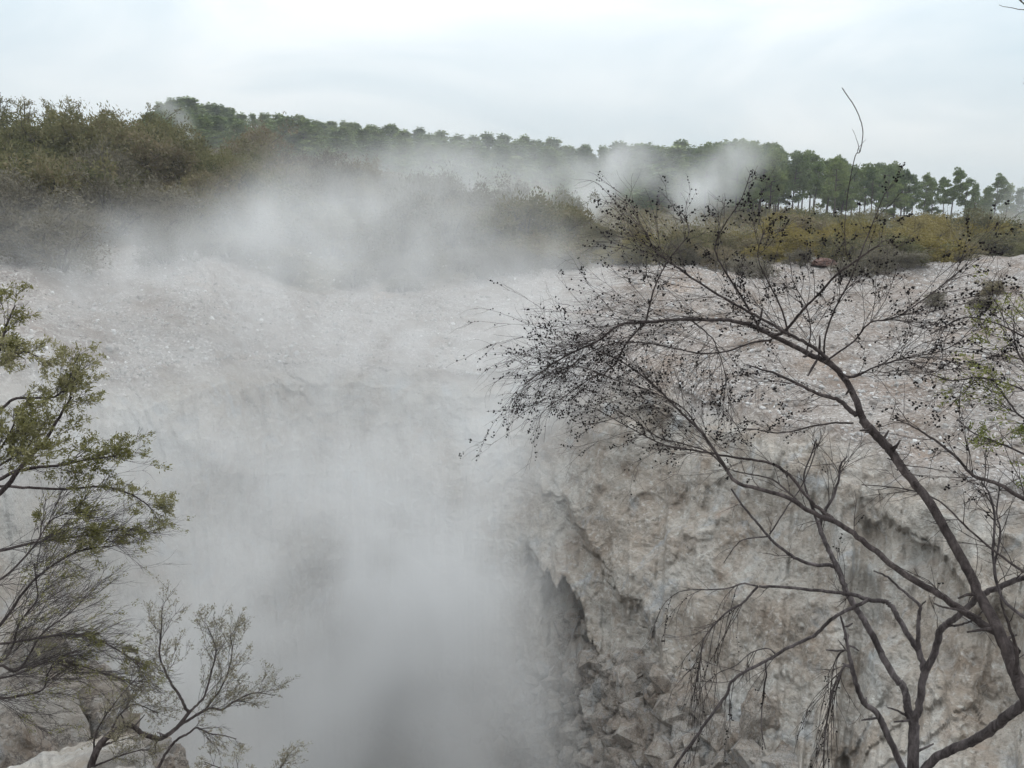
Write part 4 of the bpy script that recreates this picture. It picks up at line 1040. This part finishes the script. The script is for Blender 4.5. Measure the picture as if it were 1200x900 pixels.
# --- brown leaved shrub lower left
kb = pt(104, 925, 5.2); kb[2] = gz_near(kb[0], kb[1])
BL = dict(rad=.0017, depth=2, kids=3, leafy=.5, leaf=(.014, .0055), lcl=12, spread=.75)
near_tree("brown_shrub", "brown leaved twiggy shrub with a crooked forked trunk at the lower left, before the steam", "shrub", kb,
          [[(95, 1060, 5.2, 17), (104, 925, 5.2, 15), (107, 897, 5.2, 13), (117, 873, 5.2, 13), (132, 858, 5.2, 11), (147, 850, 5.2, 10), (157, 852, 5.2, 9), (167, 860, 5.2, 9), (180, 864, 5.2, 9), (190, 865, 5.2, 9), (207, 853, 5.2, 8), (223, 833, 5.2, 7)]],
          [(DL([(221, 836), (212, 818), (200, 800), (192, 783), (187, 767), (189, 740), (190, 710)], (6, 2), 5.2, 5.1), dict(n=18, L=0.240, t0=.3, bias=(.05, 0, .3), **BL)),
           (DL([(222, 834), (232, 825), (240, 815), (247, 790), (253, 765), (250, 750), (243, 735)], (5, 1.8), 5.2, 5.3), dict(n=20, L=0.240, bias=(.15, 0, .3), **BL)),
           (DL([(207, 852), (230, 838), (247, 830), (260, 832), (275, 822), (298, 812), (322, 815)], (6, 1.6), 5.2, 5.3), dict(n=26, L=0.208, bias=(.25, 0, .25), **BL)),
           (DL([(240, 832), (258, 808), (268, 785), (272, 762), (270, 745)], (4, 1.5), 5.25, 5.3), dict(n=22, L=0.208, bias=(.1, 0, .3), **BL)),
           (DL([(183, 905), (195, 882), (207, 867), (220, 860), (230, 853), (240, 857), (247, 860), (262, 862), (277, 866)], (6, 1.6), 5.2, 5.3), dict(n=14, L=0.160, t0=.3, bias=(.1, 0, -.1), **(BL | dict(leafy=.3)))),
           (DL([(120, 872), (128, 860), (140, 838), (155, 826), (168, 828), (185, 836)], (5, 1.5), 5.2, 5.3), dict(n=18, L=0.192, bias=(.1, 0, .2), **BL)),
           (DL([(118, 875), (135, 868), (140, 862)], (5, 2), 5.2, 5.1), dict(n=12, L=0.176, bias=(.1, 0, .1), **BL)),
           (DL([(110, 890), (112, 860), (130, 830), (150, 805), (165, 790)], (4, 1.5), 5.25, 5.3), dict(n=20, L=0.208, bias=(.05, 0, .2), **BL)),
           (DL([(110, 898), (135, 888), (160, 880), (175, 878)], (4, 1.5), 5.2, 5.1), dict(n=12, L=0.160, bias=(.1, 0, .1), **BL))],
          M_BARK_DARK, M_TWIG_PALE, M_LEAF_DULL, 23)
sp = pt(310, 960, 5.4); sp[2] = gz_near(sp[0], sp[1])
near_tree("low_shrub", "low pale leaved shrub poking up at the bottom edge, right of the brown shrub", "shrub", sp,
          [[(300, 1050, 5.4, 6), (308, 960, 5.4, 5), (312, 920, 5.4, 4)]],
          [(DL([(310, 940), (322, 910), (335, 890)], (3, 1.5), 5.4, 5.4), dict(n=14, L=.18, bias=(.1, 0, .3), **BL)), (DL([(310, 950), (285, 915), (262, 902), (240, 893)], (3, 1.5), 5.4, 5.4), dict(n=14, L=.18, bias=(-.1, 0, .2), **BL))], M_BARK_DARK, M_TWIG_PALE, M_LEAF_DULL, 25)
# ------------------------------------------------------------------ steam: density fields filled into real volumes
def steam_material(name, dens, col=(0.90, 0.906, 0.912), an=0.2):
    m, nt, out = mat(name)
    pv = N(nt, "ShaderNodeVolumePrincipled"); pv.inputs["Color"].default_value = (*col, 1)
    pv.inputs["Anisotropy"].default_value = an; pv.inputs["Density"].default_value = dens
    pv.inputs["Density Attribute"].default_value = "density"
    nt.links.new(pv.outputs[0], out.inputs["Volume"]); return m


def steam_volume(name, label, blobs_, lo, hi, voxel, nscale, contrast, seed, dens, warp=1.5):
    """blobs_: (centre, radii, density, core) ; wisps come from 3-D noise"""
    ng = bpy.data.node_groups.new(name, "GeometryNodeTree")
    ng.interface.new_socket("Geometry", in_out="INPUT", socket_type="NodeSocketGeometry")
    ng.interface.new_socket("Geometry", in_out="OUTPUT", socket_type="NodeSocketGeometry")
    nd, lk = ng.nodes, ng.links
    go = nd.new("NodeGroupOutput"); pos = nd.new("GeometryNodeInputPosition").outputs[0]

    def vm(op, a, b=None):
        n = nd.new("ShaderNodeVectorMath"); n.operation = op
        for i, v in enumerate((a, b)):
            if v is None: continue
            if hasattr(v, "is_linked"): lk.new(v, n.inputs[i])
            else: n.inputs[i].default_value = v
        return n

    def mm(op, a, b=None, c=None, clamp=False):
        n = nd.new("ShaderNodeMath"); n.operation = op; n.use_clamp = clamp
        for i, v in enumerate((a, b, c)):
            if v is None: continue
            if hasattr(v, "is_linked"): lk.new(v, n.inputs[i])
            else: n.inputs[i].default_value = v
        return n.outputs[0]

    def ns(vec, sc, det, ro):
        n = nd.new("ShaderNodeTexNoise"); lk.new(vec, n.inputs["Vector"])
        n.inputs["Scale"].default_value = sc; n.inputs["Detail"].default_value = det; n.inputs["Roughness"].default_value = ro; return n
    sp_ = vm("ADD", pos, (seed * 3.7, seed * 1.9, seed * 5.3)).outputs[0]
    wn = ns(sp_, nscale * .7, 2, .5)
    w = vm("SUBTRACT", wn.outputs["Color"], (.5, .5, .5)).outputs[0]
    sc = vm("SCALE", w); sc.inputs["Scale"].default_value = warp * 4
    q = vm("ADD", pos, sc.outputs[0]).outputs[0]
    q2 = vm("ADD", sp_, sc.outputs[0]).outputs[0]
    def cont(n, c): return mm("MAXIMUM", mm("MULTIPLY_ADD", mm("SUBTRACT", n.outputs[0], .5), c, 1.0), 0.0)
    mod = mm("MULTIPLY", cont(ns(q2, nscale, 3, .5), contrast), cont(ns(vm("MULTIPLY", q2, (1, 1, .75)).outputs[0], nscale * 3.4, 6, .68), contrast * 1.35))
    mod = mm("ADD", mod, 0.05)
    acc = None
    for (c, rad, dn, core) in blobs_:
        v = vm("DIVIDE", vm("SUBTRACT", q, tuple(float(x) for x in c)).outputs[0], tuple(float(x) for x in rad)).outputs[0]
        ln = vm("LENGTH", v).outputs["Value"]
        mr_ = nd.new("ShaderNodeMapRange"); mr_.interpolation_type = "SMOOTHSTEP"
        lk.new(ln, mr_.inputs[0]); mr_.inputs[1].default_value = core; mr_.inputs[2].default_value = 1.0; mr_.inputs[3].default_value = dn; mr_.inputs[4].default_value = 0.0
        acc = mr_.outputs[0] if acc is None else mm("ADD", acc, mr_.outputs[0])
    d = mm("MAXIMUM", mm("MULTIPLY", acc, mod), 0.0)
    d = mm("MAXIMUM", mm("SUBTRACT", d, 0.004), 0.0)
    vc = nd.new("GeometryNodeVolumeCube")
    lk.new(d, vc.inputs["Density"])
    vc.inputs["Min"].default_value = tuple(lo); vc.inputs["Max"].default_value = tuple(hi)
    for ax, nm in enumerate(("Resolution X", "Resolution Y", "Resolution Z")):
        vc.inputs[nm].default_value = max(8, int((hi[ax] - lo[ax]) / voxel))
    smn = nd.new("GeometryNodeSetMaterial"); m = steam_material(name + "_volume", dens); smn.inputs["Material"].default_value = m
    lk.new(vc.outputs[0], smn.inputs[0]); lk.new(smn.outputs[0], go.inputs[0])
    vol = bpy.data.volumes.new(name); vol.materials.append(m)
    o = bpy.data.objects.new(name, vol); COL.objects.link(o)
    md = o.modifiers.new("density", "NODES"); md.node_group = ng
    return tag(o, label, "steam", None, "stuff")


B = lambda px, py, r, rad, dn, core=0.0: (pt(px, py, r), rad, dn, core)
main = [
    B(440, 850, 18.0, (6, 6, 5.5), 1.2, .1),
    B(500, 730, 19, (4.4, 5, 4.4), .55, .1),
    B(330, 740, 18.5, (6, 6, 5), .5, .1),
    B(190, 700, 17, (5, 6, 6), .28, .0),
    B(210, 860, 15, (4.5, 5, 5), .3, .0),
    B(480, 590, 21, (5, 6, 4.5), .40, .0),
    B(320, 580, 22, (7, 6, 5), .32, .0),
    B(540, 930, 16.5, (4.5, 5, 4), .5, .1),
    B(575, 540, 21, (2.8, 4, 5), .42, .1),
    B(560, 660, 20.0, (2.2, 4, 3.5), .22, .0),
    B(600, 880, 17.5, (3.5, 4, 3), .14, .0),
    B(470, 440, 26, (8, 8, 3.6), .30, .0),
    B(230, 440, 25, (8, 7, 4), .22, .0),
    B(100, 520, 20, (5, 6, 5), .12, .0),
    B(330, 330, 30, (9, 7, 4.5), .26, .0),
    B(230, 380, 29, (8, 7, 4), .18, .0),
    B(365, 262, 34, (4.6, 7, 3.2), .34, .0),
    B(285, 290, 33, (5, 6, 3.0), .20, .0),
    B(480, 270, 40, (10, 8, 5), .20, .0),
    B(90, 350, 30, (8, 7, 4), .10, .0),
    B(80, 290, 34, (9, 6, 3), .09, .0),
    B(580, 320, 36, (8, 8, 4.5), .20, .0),
    B(620, 420, 25.5, (4, 6, 4), .24, .0),
    B(650, 310, 38, (5, 7, 4), .16, .0),
    B(530, 215, 46, (9, 7, 4.5), .15, .0),
]
steam_volume("steam", "thick grey white steam billowing out of the crater and drifting up the far slope", main, (-24, 7, -19), (9, 52, 15), .26, .16, 4.8, 1, 0.30)
far = [
    B(600, 215, 75, (16, 12, 7), .06, .0), B(490, 205, 80, (14, 12, 6), .035, .0), B(400, 185, 92, (24, 14, 9), .02, .0), B(620, 255, 66, (14, 8, 5), .06, .0),
    B(690, 245, 76, (3.0, 4, 3.0), .45, .0), B(712, 215, 78, (3.2, 4, 4.0), .34, .0), B(735, 185, 81, (4.5, 5, 4.0), .14, .0), B(675, 215, 77, (3, 4, 3), .14, .0),
    B(775, 195, 88, (6, 7, 5), .08, .0), B(815, 235, 91, (3.6, 5, 4.5), .30, .0), B(850, 205, 94, (5, 6, 5), .17, .0), B(885, 180, 96, (6, 6, 4.5), .08, .0),
    B(1195, 270, 84, (6, 8, 5), .06, .0), B(1030, 266, 80, (3, 4, 1.8), .12, .0), B(1185, 235, 95, (5, 6, 4), .02, .0),
    B(228, 150, 71, (.9, 1.6, 1.6), .45, .0), B(218, 138, 72, (1.3, 1.6, 1.2), .22, .0), B(205, 130, 73, (2.0, 2, 1.2), .08, .0),
]
steam_volume("steam", "thin steam drifting before the pine ridge and the left half of the pine stand", far, (-42, 55, -4), (72, 112, 22), .5, .14, 4.2, 4, 0.7)

# even thin air over the whole place
hz = bpy.data.meshes.new("haze")
def boxmesh(me, lo, hi):
    V = [(x, y, z) for z in (lo[2], hi[2]) for y in (lo[1], hi[1]) for x in (lo[0], hi[0])]
    me.from_pydata(V, [], [(0, 2, 3, 1), (4, 5, 7, 6), (0, 1, 5, 4), (2, 6, 7, 3), (0, 4, 6, 2), (1, 3, 7, 5)])
boxmesh(hz, (-640, -640, -34), (640, 640, 42))
m_h, nth, outh = mat("haze_air"); pv = N(nth, "ShaderNodeVolumePrincipled"); pv.inputs["Density"].default_value = HAZE = 0.0006; pv.inputs["Color"].default_value = (.93, .96, 1, 1); pv.inputs["Anisotropy"].default_value = .1
nth.links.new(pv.outputs[0], outh.inputs["Volume"]); hz.materials.append(m_h)
ho = bpy.data.objects.new("haze", hz); COL.objects.link(ho); tag(ho, kind="stuff")

# ------------------------------------------------------------------ overcast sky and soft sun
w = bpy.data.worlds.new("World"); SC.world = w; w.use_nodes = True
nt = w.node_tree; nt.nodes.clear()
SUN_EL, SUN_AZ = math.radians(52), math.radians(35)
sky = N(nt, "ShaderNodeTexSky"); sky.sky_type = "NISHITA"; sky.sun_disc = False; sky.sun_elevation = SUN_EL; sky.sun_rotation = SUN_AZ
sky.air_density = 1.0; sky.dust_density = 2.0
tc = N(nt, "ShaderNodeTexCoord")
mp = mapping(nt, tc.outputs["Generated"], (1.0, 1.0, 3.2))
n1 = noise_tex(nt, mp, 2.1, 6, .5, .6)
n2 = noise_tex(nt, mp, 0.9, 3, .5, .3)
cl = ramp(nt, n1.outputs[0], [(.30, (6.0, 7.2, 7.9)), (.46, (7.1, 8.0, 8.5)), (.62, (8.6, 9.15, 9.4)), (.75, (9.2, 9.4, 9.5))])
cl2 = ramp(nt, n2.outputs[0], [(.35, (.93, .96, .98)), (.65, (1.04, 1.03, 1.02))])
cc = mixc(nt, 1.0, cl.outputs[0], cl2.outputs[0], "MULTIPLY")
sx = N(nt, "ShaderNodeSeparateXYZ"); nt.links.new(tc.outputs["Generated"], sx.inputs[0])
cie = math_n(nt, "MULTIPLY_ADD", math_n(nt, "MAXIMUM", sx.outputs[2], 0.0), 2.2); cie.node.inputs[2].default_value = .715   # overcast skies are brightest overhead
hi = N(nt, "ShaderNodeMapRange"); nt.links.new(sx.outputs[2], hi.inputs[0]); hi.inputs[1].default_value = .22; hi.inputs[2].default_value = .6
cc = mixc(nt, math_n(nt, 'MULTIPLY', hi.outputs[0], .85), cc, (8.45, 8.8, 9.0))   # even white cloud overhead
cc = mixc(nt, 1.0, cc, cie, "MULTIPLY")
c = mixc(nt, .9, sky.outputs[0], cc)
bg = N(nt, "ShaderNodeBackground"); bg.inputs["Strength"].default_value = 0.1
nt.links.new(c, bg.inputs[0]); wo = N(nt, "ShaderNodeOutputWorld"); nt.links.new(bg.outputs[0], wo.inputs[0])
sun = bpy.data.lights.new("sun", "SUN"); sun.energy = 0.8; sun.angle = math.radians(30); sun.color = (1, .96, .9)
so_ = bpy.data.objects.new("sun", sun); COL.objects.link(so_)
so_.rotation_euler = Vector((-math.sin(SUN_AZ) * math.cos(SUN_EL), -math.cos(SUN_AZ) * math.cos(SUN_EL), -math.sin(SUN_EL))).to_track_quat('-Z', 'Y').to_euler()

# ------------------------------------------------------------------ render settings
SC.render.engine = "CYCLES"
cy = SC.cycles
cy.use_denoising = True
cy.max_bounces = 6; cy.diffuse_bounces = 2; cy.volume_bounces = 3; cy.transparent_max_bounces = 8
cy.volume_step_rate = 3.0; cy.volume_max_steps = 256
cy.use_adaptive_sampling = True; cy.adaptive_threshold = 0.02
SC.view_settings.view_transform = "Standard"; SC.view_settings.look = "None"; SC.view_settings.exposure = 0; SC.view_settings.gamma = 1
